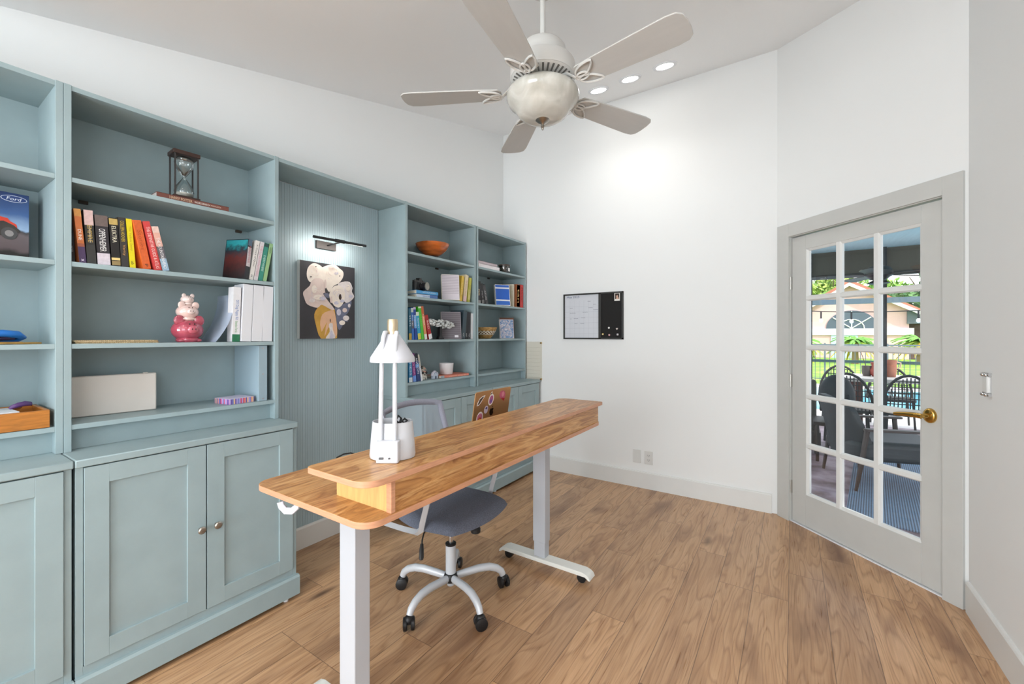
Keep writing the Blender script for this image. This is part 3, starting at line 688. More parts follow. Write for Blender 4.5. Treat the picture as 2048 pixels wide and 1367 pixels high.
q = MB(); q.tube([(.775, 1.345, T1-.019), (.775, 1.345, T1-.045), (.772, 1.352, T1-.070), (.765, 1.368, T1-.085), (.757, 1.392, T1-.087), (.752, 1.408, T1-.074), (.750, 1.412, T1-.060)], .0105, 10, flat=(.75, 1.1))
q.box(.755, 1.325, T1-.024, .795, 1.365, T1-.0186)
q.build('headphone_hook', mat((214, 215, 224), .25), dk, off=o)

# ================================================================== OFFICE CHAIR
o = (0, 0, 0); CX, CY = 1.640, 1.457
ch = thing('office_chair', 'grey swivel office chair with see-through mesh back, pushed under the desk', 'chair', (CX, CY, 0))
SG = mat((206, 209, 214), .35, .1)
q = MB(); q.lathe([(.0, .068), (.018, .068), (.020, .078), (.026, .082), (.026, .272)], seg=22); q.build('gas_lift_cover', SG, ch)
q = MB(); q.lathe([(.033, .090), (.036, .10), (.036, .115), (.030, .128), (.027, .131)], seg=22); q.lathe([(.027, .272), (.0275, .281), (.013, .283)], seg=22); q.build('collar', BLACK, ch)
MB().lathe([(.0115, .28), (.0115, .43)], seg=16).build('piston', CHROME, ch)
for a in (106, 180, 250, 323, 34):
    ca, sa = math.cos(R(a)), math.sin(R(a)); P = lambda r, zz: (r*ca, r*sa, zz)
    q = MB(); q.tube([P(.022, .108), P(.08, .116), (P(.15, .124)), P(.205, .122), P(.245, .108), P(.270, .088), P(.280, .066)], [.0165, .0175, .018, .018, .0175, .0165, .015], 12, flat=(1.1, .95))
    lg = q.build('base_leg', SG, ch, smooth=60)
    q = MB(); rr = .284; nx, ny = -sa, ca
    tw = R(a+70+a*.37); nx, ny = math.cos(tw), math.sin(tw)
    for s_ in (-1, 1): q.tube([(rr*ca+nx*s_*(.008+d), rr*sa+ny*s_*(.008+d), .029) for d in (0, .003, .016, .019)], [.024, .029, .029, .021], 18)
    q.rod((rr*ca-nx*.012, rr*sa-ny*.012, .029), (rr*ca+nx*.012, rr*sa+ny*.012, .029), .006, 8)
    q.ell((rr*ca, rr*sa, .047), (.022, .022, .022), 12, 8)
    q.build('caster', BLACK, lg)
# seat
q = MB(); NX, NY = 26, 26; top = []; bot = []
def seatpt(s, t):
    # s,t in -1..1 squircle mapping
    x = s*math.sqrt(1-t*t*.34); y = t*math.sqrt(1-s*s*.30)
    w_ = .262+.012*(-y)
    X_ = x*w_; Y_ = y*.235-.005
    ed = max(abs(s), abs(t)); h_ = .488-.006*(x*x)+.004-.030*max(0, ed-.78)**2/.05-.018*max(0, -y-.45)**2/.3+.006*max(0, y)
    return X_, Y_, h_
idx = {}
for j in range(NY+1):
    for i in range(NX+1):
        s_, t_ = -1+2*i/NX, -1+2*j/NY; x, y, h_ = seatpt(s_, t_); idx[(i, j)] = len(top); top.append((x, y, h_)); bot.append((x*.90, y*.90, .435+.012*max(abs(s_), abs(t_))**4))
nv = len(top); fs = []
for j in range(NY):
    for i in range(NX):
        a, b_, c_, d_ = idx[(i, j)], idx[(i+1, j)], idx[(i+1, j+1)], idx[(i, j+1)]
        fs.append((a, b_, c_, d_)); fs.append((a+nv, d_+nv, c_+nv, b_+nv))
rim = [(i, 0) for i in range(NX)]+[(NX, j) for j in range(NY)]+[(i, NY) for i in range(NX, 0, -1)]+[(0, j) for j in range(NY, 0, -1)]
for k in range(len(rim)):
    a, b_ = idx[rim[k]], idx[rim[(k+1) % len(rim)]]; fs.append((a, a+nv, b_+nv, b_))
q.add(top+bot, fs)
q.build('seat', mat((106, 112, 127), .85, noise=.30, nscale=260, bump=.5, bscale=900), ch, smooth=80)
MB().prism(rrect(-.11, -.14, .11, .16, .03), 'z', .415, .437).build('seat_plate', BLACK, ch, bevel=.003)
AG = mat((196, 198, 202), .4, .1)
for s_ in (-1, 1):
    X_ = s_*.262
    q = MB(); q.tube([(s_*.235, .235, .432), (X_, .18, .432), (X_, .05, .436), (X_, -.03, .442), (X_, -.058, .462), (X_, -.066, .50), (X_, -.085, .56), (X_, -.10, .615), (X_, -.10, .640)], [.014]*9, 4, flat=(1.0, 1.5))
    q.rod((X_, -.02, .436), (s_*.10, -.02, .430), .010, 8)
    q.build('arm_support', AG, ch, smooth=50)
    MB().prism(rrect(X_-.024, -.15, X_+.024, .12, .018), 'z', .640, .660).build('armrest', BLACK, ch, bevel=.004)
q = MB()
# back: reclined frame
def bk(u, v):  # u -1..1 across, v 0..1 up
    hw = .245-.040*v; x = u*hw*(1-.0*v); y = .185+.115*v-.030*(u*u)+.012*math.sin(v*3.14); zz = .575+.392*v-.022*u*u*v
    return (x, y, zz)
loopp = [bk(-1+2*k/10, 1) for k in range(11)]+[bk(1, 1-k/8) for k in range(1, 9)]+[bk(1-2*k/10, 0) for k in range(1, 11)]+[bk(-1, k/8) for k in range(1, 8)]
q.tube(loopp, .0135, 8, closed=True, flat=(1.35, .8)); q.build('back_frame', mat((150, 152, 166), .8, noise=.1, nscale=300), ch, smooth=60)
vs_ = [bk(-1+2*i/12, j/10) for j in range(11) for i in range(13)]; fs = [(j*13+i, j*13+i+1, (j+1)*13+i+1, (j+1)*13+i) for j in range(10) for i in range(12)]
MB().add(vs_, fs).build('back_mesh', mesh_fabric('chair_mesh', S(176, 186, 204), .42), ch, smooth=80)
q = MB(); q.tube([(0, .10, .425), (0, .19, .425), (0, .235, .46), (0, .225, .60)], .014, 8, flat=(1, 2.0)); q.build('back_post', AG, ch)
q = MB(); q.tube([(-.16, -.01, .432), (-.225, -.035, .425), (-.245, -.045, .405), (-.252, -.05, .39)], .0035, 6); q.tube([(-.252, -.05, .392), (-.262, -.058, .372), (-.275, -.070, .345), (-.28, -.074, .338)], [.007, .010, .011, .008], 8); q.build('height_lever', BLACK, ch)
q = MB(); q.lathe([(.010, .432), (.018, .420), (.024, .412), (.024, .396), (.02, .392), (0, .392)], c=(-.03, -.185), seg=16); q.build('tension_knob', BLACK, ch)

# ================================================================== DESK LAMP WITH PEN CUP
la = thing('desk_lamp', 'white desk lamp with cone shade, twin stems and pen-holder base on the desk shelf', 'lamp', (.905, 1.045, T2), R(-56))
LP = mat((206, 207, 212), .3)
# local frame: -y faces the camera side
q = MB(); prof = [(.069, .002), (.0705, .01), (.0665, .06), (.0615, .113), (.0585, .113), (.0635, .06), (.066, .012), (0, .012)]
q.lathe(prof, seg=40, sy=.80); q.build('pen_cup', LP, la, smooth=50)
MB().prism(rrect(-.031, -.074, .036, -.03, .006), 'z', .0, .066).build('control_box', LP, la, bevel=.003)
q = MB(); q.box(-.020, -.0775, .013, -.008, -.0758, .019); q.rod((.010, -.0775, .016), (.010, -.0758, .016), .0028, 10); q.build('ports', mat((90, 90, 92), .5), la)
for xx in (-.021, .021):
    q = MB(); q.tube([(xx, -.056, .060), (xx, -.054, .13), (xx*.96, -.050, .25), (xx*.93, -.045, .335), (xx*.90, -.036, .372), (xx*.85, -.022, .388), (xx*.75, -.008, .388)], [.0068]*7, 10); q.build('stem', LP, la)
q = MB(); q.lathe([(.068, .297), (.0685, .302), (.067, .312), (.026, .376), (.021, .384), (.017, .384), (.022, .376), (.064, .310), (.066, .302), (.066, .297)], seg=40, sy=1.0)
q.xf(Matrix.Translation((.0, .0, .0)))
q.build('lamp_shade', mat((208, 208, 214), .35), la, smooth=60)
MB().lathe([(.0, .372), (.0165, .372), (.0165, .384), (.0155, .388), (.0165, .392), (.0165, .424), (.0145, .430), (0, .431)], seg=24).build('top_cap', mat((206, 188, 158), .3, .7), la)
sc_ = thing('scissors', 'black scissor handles standing in the pen cup of the white lamp', 'scissors', (.925, 1.045, T2+.003), R(-56))
q = MB(); q.tube([(.012, .0, .105), (.022, .004, .112), (.028, .006, .106), (.022, .004, .098)], .004, 8, closed=True); q.tube([(-.006, .0, .108), (.002, .004, .122), (.010, .006, .112), (.004, .004, .098)], .004, 8, closed=True); q.box(-.002, 0, .0, .012, .003, .103); q.build('scissor_pair', BLACK, sc_)

# laptop
lt = thing('laptop', 'open gold laptop with stickered lid behind the desk shelf', 'laptop', (1.745, 1.285, T1+.0003))
GOLD = mat((190, 148, 104), .35, .55)
MB().prism(rrect(-.152, 0.004, .152, .208, .012), 'z', 0, .014).build('laptop_base', GOLD, lt, bevel=.001)
MB().box(-.130, .03, .0140, .130, .10, .0148).build('keyboard', BLACK, lt)
lid = MB().prism(rrect(-.152, 0, .152, .205, .012), 'z', -.0025, .0025).build('laptop_lid', GOLD, lt, bevel=.001)
lid.rotation_euler = (R(99), 0, 0); lid.location = (0, .006, .014)
# lid local: x right, y up the lid; local -z faces the desk rear (camera side) after the turn: use +z face check
MB().box(-.145, .008, -.0034, .145, .197, -.0026).build('screen', mat((12, 12, 16), .1), lid)
def stk(pts, cx, cy, mats_, nm='sticker', inner=None):
    q = MB(); q.prism([(cx+p[0], cy+p[1]) for p in pts], 'z', .0024, .0030, 0)
    if inner:
        for (ip, mi) in inner: q.prism([(cx+p[0], cy+p[1]) for p in ip], 'z', .0029, .0034+.0002*mi, mi)
    return q.build(nm, mats_, lid, smooth=0)
el = lambda rx, ry, rot=0, n=14, dx=0, dy=0: [(dx+rx*math.cos(2*math.pi*k/n)*math.cos(rot)-ry*math.sin(2*math.pi*k/n)*math.sin(rot), dy+rx*math.cos(2*math.pi*k/n)*math.sin(rot)+ry*math.sin(2*math.pi*k/n)*math.cos(rot)) for k in range(n)]
W_ = mat((240, 234, 232), .4)
stk([(-.028, -.022), (-.012, -.020), (.006, -.004), (.012, .006), (.026, .018), (.030, .026), (.010, .024), (-.012, .014), (-.026, -.006)], -.104, .158, [W_, mat((86, 70, 58), .5)], inner=[([(-.024, -.017), (-.012, -.014), (.003, .002), (.022, .021), (.006, .019), (-.012, .009)], 1)])
stk(el(.022, .030, R(-12)), -.020, .155, [W_, mat((178, 92, 144), .5), mat((120, 96, 170), .5)], inner=[(el(.015, .022, R(-12)), 1), (el(.008, .010, 0, dy=-.008), 2)])
stk([(-.006, .0), (.008, -.004), (.006, .012)], -.024, .186, [W_, BLACK], inner=[(el(.0035, .0035, 0, 8), 1)])
stk([(-.028, .010), (-.022, .026), (-.004, .030), (.016, .024), (.026, .008), (.024, -.010), (.020, -.030), (.008, -.022), (-.010, -.012), (-.024, -.004)], .078, .162, [mat((196, 92, 122), .45), mat((222, 140, 158), .5), mat((172, 26, 34), .45)], inner=[(el(.012, .014, 0, dx=.002, dy=.010), 1), ([(-.012, -.012), (.012, -.012), (.022, -.014), (.018, -.028), (.006, -.021)], 2)])
stk(el(.016, .020, R(-10)), -.052, .108, [mat((206, 190, 206), .5), mat((96, 84, 140), .5)], inner=[(el(.008, .006, 0, dy=.008), 1)])
stk(el(.026, .034, R(-8)), -.098, .070, [W_, mat((216, 130, 158), .5), mat((206, 84, 50), .5), mat((230, 160, 70), .5)], inner=[(el(.020, .020, 0, dy=.006), 1), (el(.014, .014, 0, dy=-.008), 2), (el(.006, .006, 0, dy=-.006), 3)])
stk(el(.018, .012), -.02, .040, [W_]); stk(el(.014, .010), .050, .050, [mat((214, 190, 160), .5)])
ap = [(.0, .012), (.004, .0145), (.009, .014), (.0125, .011), (.0095, .007), (.009, .002), (.0135, -.003), (.011, -.010), (.006, -.0145), (.001, -.013), (-.004, -.0145), (-.010, -.009), (-.0135, 0), (-.012, .010), (-.006, .0145)]
stk([(p[0]*1.25, p[1]*1.3) for p in ap], -.004, .090, [mat((14, 12, 12), .2)], 'lid_logo'); stk([(-.001, .021), (.001, .027), (.006, .030), (.005, .024)], -.002, .090, [mat((14, 12, 12), .2)], 'lid_logo')

# cable loop behind the desk
q = MB(); q.tube([(.99, 1.505, .822), (1.005, 1.50, .842), (1.02, 1.50, .858), (1.045, 1.495, .866), (1.075, 1.492, .864), (1.10, 1.47, .8545), (1.13, 1.40, .8535), (1.2, 1.33, .8535)], .003, 8)
tag(q.build('cable', BLACK), 'thin black cable looping over the far edge of the desk near the lamp', 'cable')

# ================================================================== THINGS ON THE SHELVES
def book(label, X, Z, t, h, d, lean, cover, Y=2.308, turn=0, title=None, tc=(240, 238, 230), bands=(), spine=None, size=None, group=None, name='book', tpos=.5, face=None, t2=None, pages=True):
    """upright book: spine towards the room; pivot at the lower corner it leans over"""
    bk_ = thing(name, label, 'book', (X, Y, Z+.0006), rot=(0, R(lean), R(-turn)), group=group)
    a, b_ = (0, t) if lean <= 0 else (-t, 0)
    c_ = .0022; q = MB(); q.box(a, 0, 0, b_, .0016, h, 0); q.box(a, .0016, 0, a+c_, d, h, 0); q.box(b_-c_, .0016, 0, b_, d, h, 0)
    cm = [mat(cover, .4, noise=.04, nscale=60)]
    k = 0
    for (z0, z1, col) in bands:
        k += 1; q.box(a-.0002, -.0004, h*z0, b_+.0002, .0002, h*z1, k); cm.append(mat(col, .45, noise=.10, nscale=90))
    if face:
        k += 1; q.box(a-.0004, .004, .004, a, d-.003, h-.004, k); cm.append(face)
    q.build('cover', cm, bk_, smooth=0)
    if pages: MB().box(a+c_, .0018, .003, b_-c_, d-.003, h-.003).build('pages', PAGES, bk_, smooth=0)
    xm = (a+b_)/2
    def put(s, frac, pos, col, wf=.5):
        ln = h*frac; text(s, ln, t*wf, mat(col, .45), bk_, frame((xm, -.0006, h*pos), (0, 0, -1), (1, 0, 0)))
    if title: put(title, size or .5, tpos, tc)
    if t2: put(*t2)
    return bk_
Z1_, Z2_, Z3_, Z4_ = ZS
G = 'novels standing in the row on the left shelf'
book('black book mostly hidden behind the orange and purple book, first in the row', .4300, Z2_, .017, .195, .135, -1.5, (26, 24, 28), Y=2.345, title='NOIR', tc=(170, 170, 170), size=.12, tpos=.28, group=G)
book('book with orange upper spine and dark purple lower spine, left end of the row', .452, Z2_, .0195, .207, .14, -4.7, (196, 112, 62), title='DUNE', tc=(245, 235, 225), size=.20, tpos=.52, bands=((0, .30, (72, 54, 88)), (.30, .36, (150, 84, 62)), (.86, 1, (206, 146, 78))), t2=('x', .05, .05, (230, 220, 235), .4), group=G)
book('dark book with a man\'s portrait at the top of its spine and gold title', .474, Z2_, .026, .209, .145, -3.1, (46, 44, 40), title='EMPIRE', tc=(186, 156, 78), size=.32, tpos=.56, bands=((.72, 1, (206, 176, 172)), (.0, .35, (52, 52, 50))), t2=('OF THE SUMMER MOON', .31, .55, (226, 222, 214), .18), group=G)
book('thick black book with a grey portrait on top and a white panel at the bottom', .504, Z2_, .038, .197, .15, -2.9, (44, 40, 44), title='OPPENHEIMER', tc=(236, 234, 232), size=.46, tpos=.50, bands=((.78, 1, (104, 90, 86)), (0, .235, (206, 196, 204))), group=G)
book('black book with gold ornaments and a woman in white low on the spine', .547, Z2_, .026, .195, .145, -3.2, (30, 27, 26), title='ELEKTRA', tc=(232, 226, 200), size=.34, tpos=.66, bands=((.86, .985, (186, 160, 94)), (.125, .175, (222, 196, 128)), (.02, .11, (150, 128, 84))), group=G)
book('charcoal book with yellow author lettering running down the spine', .576, Z2_, .023, .204, .14, -3.4, (54, 51, 50), title='COLLEEN HOOVER', tc=(206, 180, 60), size=.42, tpos=.72, t2=('Verity', .22, .34, (196, 150, 86), .5), group=G)
book('bright yellow slim book in the middle of the row', .603, Z2_, .0185, .203, .14, -3.9, (222, 204, 28), title='The Yellow Story', tc=(176, 152, 30), size=.5, tpos=.6, t2=('ab', .07, .10, (60, 56, 20), .5), group=G)
book('orange book leaning so its front cover shows beside the spine', .648, Z2_, .029, .204, .135, -11, (228, 106, 44), Y=2.312, turn=-14, title='Stories', tc=(200, 84, 40), size=.40, tpos=.6, bands=((0, 1, (232, 112, 56)),), t2=('p', .05, .08, (60, 40, 40), .4), group=G)
book('coral red book with white lettering leaning left', .686, Z2_, .0235, .208, .135, -11.8, (204, 68, 66), title='THE DEFINITIVE GUIDE & ATLAS', tc=(244, 214, 208), size=.86, tpos=.46, group=G)
book('pink book with a grey city skyline on its spine, right end of the row', .7135, Z2_, .0235, .192, .135, -12.2, (220, 168, 152), title='THE FOUNTAINHEAD', tc=(240, 236, 234), size=.70, tpos=.40, bands=((.86, 1, (222, 190, 178)), (.28, .55, (96, 92, 98)), (0, .28, (150, 176, 196))), group=G)

G = 'slim books leaning at the right end of the left shelf'
m, n, b = nodes_mat('night_forest_cover'); t_ = nd(n, 'ShaderNodeTexCoord'); s_ = nd(n, 'ShaderNodeSeparateXYZ'); n.links.new(t_.outputs['Object'], s_.inputs[0])
x_ = nd(n, 'ShaderNodeTexNoise'); x_.inputs['Scale'].default_value = 45; n.links.new(t_.outputs['Object'], x_.inputs['Vector'])
cc = ramp(n, mth(n, 'ADD', mth(n, 'MULTIPLY', s_.outputs[2], 4.6), mth(n, 'MULTIPLY', mth(n, 'SUBTRACT', x_.outputs['Fac'], .5), .35)), [(.0, S(26, 24, 26)), (.22, S(52, 26, 26)), (.5, S(86, 34, 30)), (.68, S(30, 44, 52)), (.86, S(34, 136, 142)), (1, S(40, 120, 130))])
n.links.new(cc, b.inputs['Base Color']); b.inputs['Roughness'].default_value = .4
bt = book('book whose dark red and teal forest cover faces the room, leaning right', 1.063, Z2_, .023, .207, .130, 7.5, (34, 34, 40), Y=2.304, turn=-24, title='MIDNIGHT TALES', tc=(190, 84, 92), size=.42, tpos=.62, bands=((.32, .80, (214, 204, 206)), (.84, 1, (84, 110, 132))), face=m, group=G)
book('off-white slim book with dark script, second of the leaning books', 1.087, Z2_, .0195, .208, .13, 9.5, (222, 218, 212), title='A Court of Quiet', tc=(70, 68, 72), size=.56, tpos=.62, t2=('ii', .05, .10, (40, 40, 44), .4), group=G)
book('pale grey slim book with pink lettering, third of the leaning books', 1.1095, Z2_, .0195, .206, .13, 9.6, (206, 200, 202), title='THE LOVE HYPOTHESIS', tc=(206, 140, 152), size=.80, tpos=.5, group=G)
book('teal-green slim book with white lettering, fourth of the leaning books', 1.133, Z2_, .021, .203, .13, 9.8, (54, 134, 116), title='EVERYWHERE', tc=(196, 226, 214), size=.42, tpos=.46, bands=((.90, .99, (44, 70, 66)),), group=G)
book('light green slim book, last of the leaning books by the shelf side', 1.1535, Z2_, .0175, .205, .13, 9.9, (148, 184, 132), title='GREEN', tc=(60, 84, 60), size=.16, tpos=.82, group=G)
# flat puzzle book under the hourglass
o = (.83, 2.39, Z1_)
t = thing('puzzle_book', 'brown word-search book lying flat beneath the hourglass', 'book', (.83, 2.30, Z1_+.0005), R(-1.5))
q = MB(); q.box(-.14, 0, 0, .14, .215, .002); q.box(-.14, 0, .020, .14, .215, .022); q.box(-.14, 0, 0, .14, .0018, .022); q.build('cover', mat((112, 66, 56), .5, noise=.1, nscale=90), t, smooth=0)
MB().box(-.139, .002, .002, .138, .212, .020).build('pages', mat((206, 200, 194), .8), t, smooth=0)
text('HARRY POTTER', .085, .0125, mat((214, 184, 152), .5), t, frame((-.052, -.0003, .0105), (1, 0, 0), (0, 0, 1)))
text('WORDSEARCH', .062, .0090, mat((232, 220, 210), .5), t, frame((.030, -.0003, .0105), (1, 0, 0), (0, 0, 1)))
text('MAGICAL BOOK', .042, .0065, mat((226, 200, 184), .5), t, frame((.086, -.0003, .0105), (1, 0, 0), (0, 0, 1)))
# hourglass
hg = thing('hourglass', 'clear glass hourglass in a dark brown frame standing on the flat book', 'hourglass', (.818, 2.385, Z1_+.0235), R(-3))
BRN = mat((58, 38, 32), .4, noise=.15, nscale=40, stretch=(1, 6, 1))
for zz, nm in ((0, 'frame_base'), (.208, 'frame_top')): MB().box(-.052, -.044, zz, .052, .044, zz+.018).build(nm, BRN, hg, bevel=.002)
for sx in (-1, 1):
    for sy in (-1, 1): MB().rod((sx*.044, sy*.036, .018), (sx*.044, sy*.036, .208), .0038, 8).build('post', mat((30, 24, 22), .4), hg)
MB().lathe([(.027, .020), (.036, .032), (.0385, .046), (.036, .060), (.027, .078), (.013, .100), (.0045, .113), (.013, .126), (.027, .148), (.036, .166), (.0385, .180), (.036, .194), (.027, .206)], seg=32).build('glass_bulbs', CLEAR, hg, smooth=70)
MB().lathe([(.0, .021), (.026, .0215), (.034, .033), (.0360, .037), (.02, .042), (0, .044)], seg=24).build('sand', mat((224, 218, 208), .9), hg)

# binders and large book
t = book('thick white puppy book with blue and green spine lettering, left of the binders', 1.0235, Z3_, .034, .272, .055, 1.6, (222, 220, 222), title='DIY Dog Puppy Kit', tc=(96, 130, 190), size=.36, tpos=.58, bands=((0, .135, (38, 110, 76)),), t2=('Brandon Farris', .20, .27, (120, 170, 110), .36))
G = 'white ring binders on the left shelf unit'
for k, (x, tt, ln, lb) in enumerate(((1.074, .047, 2.6, 'white blank-spined binder, leftmost of the three'), (1.127, .0505, 2.5, 'white blank-spined binder, middle of the three'), (1.179, .050, 1.3, 'white blank-spined binder against the shelf side'))):
    b_ = thing('ring_binder', lb, 'binder', (x, 2.300, Z3_+.0006), rot=(0, R(ln), 0), group=G)
    MB().box(-tt, 0, 0, 0, .004, .289).build('spine', mat((216, 216, 220), .4), b_, bevel=.001)
    q = MB(); q.box(-tt, .004, 0, -tt+.003, .10, .289); q.box(-.003, .004, 0, 0, .10, .289); q.build('cover_boards', mat((214, 214, 218), .4), b_)
    MB().box(-tt+.004, .02, .004, -.004, .095, .282).build('papers', PAGES, b_)
# clear plastic file sleeve bending at the left of the books
q = MB(); P = []
for j in range(9):
    v = j/8; P.append((1.000-.085*(1-v)**2.2+.004, v*.235))
vs_ = [(p[0], yy, Z3_+.0006+p[1]) for p in P for yy in (2.312, 2.40, 2.50)]; fs = []
for j in range(8):
    for i in range(2): fs.append((j*3+i, j*3+i+1, j*3+i+4, j*3+i+3))
q.add(vs_, fs); ob = q.build('plastic_sleeve', mesh_fabric('sleeve', S(190, 202, 222), .5), smooth=80)
sm = ob.modifiers.new('solid', 'SOLIDIFY'); sm.thickness = .0012; sm.offset = 1
tag(ob, 'clear plastic sleeve bowing out left of the white puppy book', 'file sleeve')
# stacked pig banks
pg = thing('stacked_pig_bank', 'glossy ceramic stack of three pigs, the big bottom one dark pink', 'piggy bank', (.826, 2.372, Z3_), R(3))
PINK = mat((176, 74, 92), .12, coat=.8, noise=.18, nscale=40); PALE = mat((226, 196, 188), .15, coat=.8, noise=.06, nscale=30); PINK2 = mat((196, 96, 112), .12, coat=.8)
def pig(z, s, body, snout, nm):
    q = MB(); q.ell((0, 0, z+.056*s), (.064*s, .056*s, .050*s), 28, 16); q.lathe([(.040*s, z-.001), (.046*s, z+.010*s), (.042*s, z+.020*s)], seg=24)
    for sx in (-1, 1):
        q.ell((sx*.033*s, -.020*s, z+.008*s), (.018*s, .018*s, .010*s), 12, 8)
        q.ell((sx*.040*s, -.020*s, z+.100*s), (.022*s, .008*s, .025*s), 14, 9)
    ob = q.build(nm, body, pg, smooth=80)
    q = MB(); q.ell((0, -.056*s, z+.058*s), (.022*s, .010*s, .019*s), 18, 10); q.build('snout', snout, ob, smooth=80)
    q = MB()
    for sx in (-1, 1): q.ell((sx*.007*s, -.0665*s, z+.060*s), (.0024*s, .001*s, .0045*s), 8, 6); q.ell((sx*.010*s, -.0480*s, z+.084*s), (.003*s, .003*s, .004*s), 8, 6)
    q.build('eyes_and_nostrils', mat((70, 34, 38), .3), ob)
    return ob
pig(.001, 1.0, PINK, PINK2, 'bottom_pig'); pig(.103, .70, PALE, mat((228, 206, 200), .15, coat=.8), 'middle_pig'); pig(.176, .42, mat((228, 208, 202), .15, coat=.8), mat((228, 206, 200), .15), 'top_pig')
# rolled rattan mat
q = MB(); q.prism(rrect(.440, 2.305, .700, 2.50, .01), 'z', Z3_+.0005, Z3_+.0055); q.prism(rrect(.436, 2.303, .695, 2.50, .01), 'z', Z3_+.0075, Z3_+.0130)
k = 0
ob = q.build('mat_layers', mat((202, 186, 152), .85, noise=.4, nscale=160, stretch=(1, .1, 1), bump=.6, bscale=300), None)
mt = thing('woven_mat', 'folded cream woven mat lying at the left of the shelf below the novels', 'mat', (.57, 2.40, Z3_)); ob.parent = mt; ob.location = (-.57, -2.40, -Z3_)
q = MB()
for k in range(46):
    x = .440+.0056*k; q.rod((x, 2.3025, Z3_+.0098), (x+.0028, 2.3025, Z3_+.0122), .0013, 5); q.rod((x, 2.3045, Z3_+.003), (x+.0028, 2.3045, Z3_+.005), .0013, 5)
q.box(.440, 2.304, Z3_+.0055, .698, 2.49, Z3_+.0075)
ob = q.build('stitched_edge', mat((160, 132, 92), .9), mt); ob.location = (-.57, -2.40, -Z3_)
# long white box on the lower shelf
t = thing('white_case', 'long plain white case standing upright on the lower shelf under the woven mat', 'case', (.585, 2.470, Z4_+.0005), rot=(0, 0, R(-4)))
MB().box(-.148, -.010, .0005, .150, .014, .170).build('case_body', mat((228, 221, 213), .55, noise=.02, nscale=8), t, bevel=.005)
MB().box(.104, -.006, .168, .120, .010, .1735).build('case_clasp', mat((214, 208, 200), .5), t, bevel=.001)
# striped memo cube
m, n, b = nodes_mat('striped_paper'); t_ = nd(n, 'ShaderNodeTexCoord'); s_ = nd(n, 'ShaderNodeSeparateXYZ'); n.links.new(t_.outputs['Object'], s_.inputs[0])
wn = nd(n, 'ShaderNodeTexWhiteNoise', noise_dimensions='1D'); n.links.new(mth(n, 'FLOOR', mth(n, 'MULTIPLY', mth(n, 'SUBTRACT', s_.outputs[0], s_.outputs[1]), 150)), wn.inputs['W'])
cc = ramp(n, wn.outputs['Value'], [(0, S(106, 86, 160)), (.16, S(206, 140, 190)), (.3, S(226, 150, 130)), (.45, S(176, 160, 210)), (.6, S(210, 70, 96)), (.72, S(228, 190, 140)), (.85, S(120, 130, 190))])
cc.node.color_ramp.interpolation = 'CONSTANT'; n.links.new(cc, b.inputs['Base Color'])
t = thing('note_block', 'square note block with multicoloured striped sides on the lower shelf', 'note block', (1.030, 2.375, Z4_), R(8))
MB().box(-.062, -.062, .0005, .062, .062, .026).build('striped_sides', m, t, smooth=0); MB().box(-.061, -.061, .026, .061, .061, .0275).build('top_sheet', mat((206, 200, 222), .7), t)
# vertical divider panel in that bay
t = thing('grey_partition', 'upright grey-blue panel with small screw heads at the right of the lower shelf', 'panel', (1.135, 2.43, Z4_))
MB().box(-.021, -.125, .0005, .021, .14, .288).build('panel_board', mat((150, 170, 180), .5), t, bevel=.001)
q = MB()
for zz in (.012, .14, .274): q.rod((0, -.1256, zz), (0, -.1245, zz), .0035, 10)
q.build('screw_heads', mat((196, 178, 172), .3, .7), t)

# left edge bay: vehicle box, toy goggles, woven fan, tray
m, n, b = nodes_mat('sky_and_rock'); t_ = nd(n, 'ShaderNodeTexCoord'); s_ = nd(n, 'ShaderNodeSeparateXYZ'); n.links.new(t_.outputs['Object'], s_.inputs[0])
x_ = nd(n, 'ShaderNodeTexNoise'); x_.inputs['Scale'].default_value = 14; x_.inputs['Detail'].default_value = 5; n.links.new(t_.outputs['Object'], x_.inputs['Vector'])
h_ = mth(n, 'ADD', mth(n, 'MULTIPLY', s_.outputs[2], 3.9), mth(n, 'MULTIPLY', mth(n, 'SUBTRACT', x_.outputs['Fac'], .5), .22))
n.links.new(ramp(n, h_, [(.0, S(28, 26, 26)), (.14, S(40, 36, 34)), (.20, S(96, 82, 84)), (.40, S(104, 92, 94)), (.46, S(60, 56, 56)), (.50, S(150, 176, 206)), (.70, S(64, 98, 150)), (1, S(30, 52, 100))]), b.inputs['Base Color']); b.inputs['Roughness'].default_value = .35
t = thing('vehicle_kit_box', 'glossy box picturing a red off-road vehicle under a blue sky, at the left edge', 'box', (.10, 2.46, Z2_+.0005), R(3))
MB().box(-.235, 0, 0, .245, .07, .258).build('box_body', m, t, bevel=.001)
LB = lambda x, zz, y=-.0008: frame((x, y, zz), (1, 0, 0), (0, 0, 1))
EX = .206
q = MB(); q.prism([(EX+.0335*math.cos(k*math.pi/16), .236+.0125*math.sin(k*math.pi/16)) for k in range(32)], 'y', -.0008, 0); q.prism([(EX+.0318*math.cos(k*math.pi/16), .236+.0109*math.sin(k*math.pi/16)) for k in range(32)], 'y', -.0012, -.0007, 1)
q.build('oval_emblem', [mat((220, 226, 236), .4), mat((34, 62, 120), .4)], t, smooth=0)
text('Ford', .036, .0125, mat((232, 236, 242), .4), t, frame((EX, -.0013, .236), (1, 0, 0), (.18, 0, 1)))
q = MB(); q.prism([(-.10, .118), (.175, .114), (.214, .128), (.212, .140), (.196, .150), (.190, .160), (.17, .163), (.150, .186), (-.10, .19)], 'y', -.0012, -.0002, 0)
q.prism([(-.10, .09), (.206, .092), (.222, .118), (.205, .136), (.18, .148), (.15, .140), (-.10, .14)], 'y', -.0016, -.0010, 1)
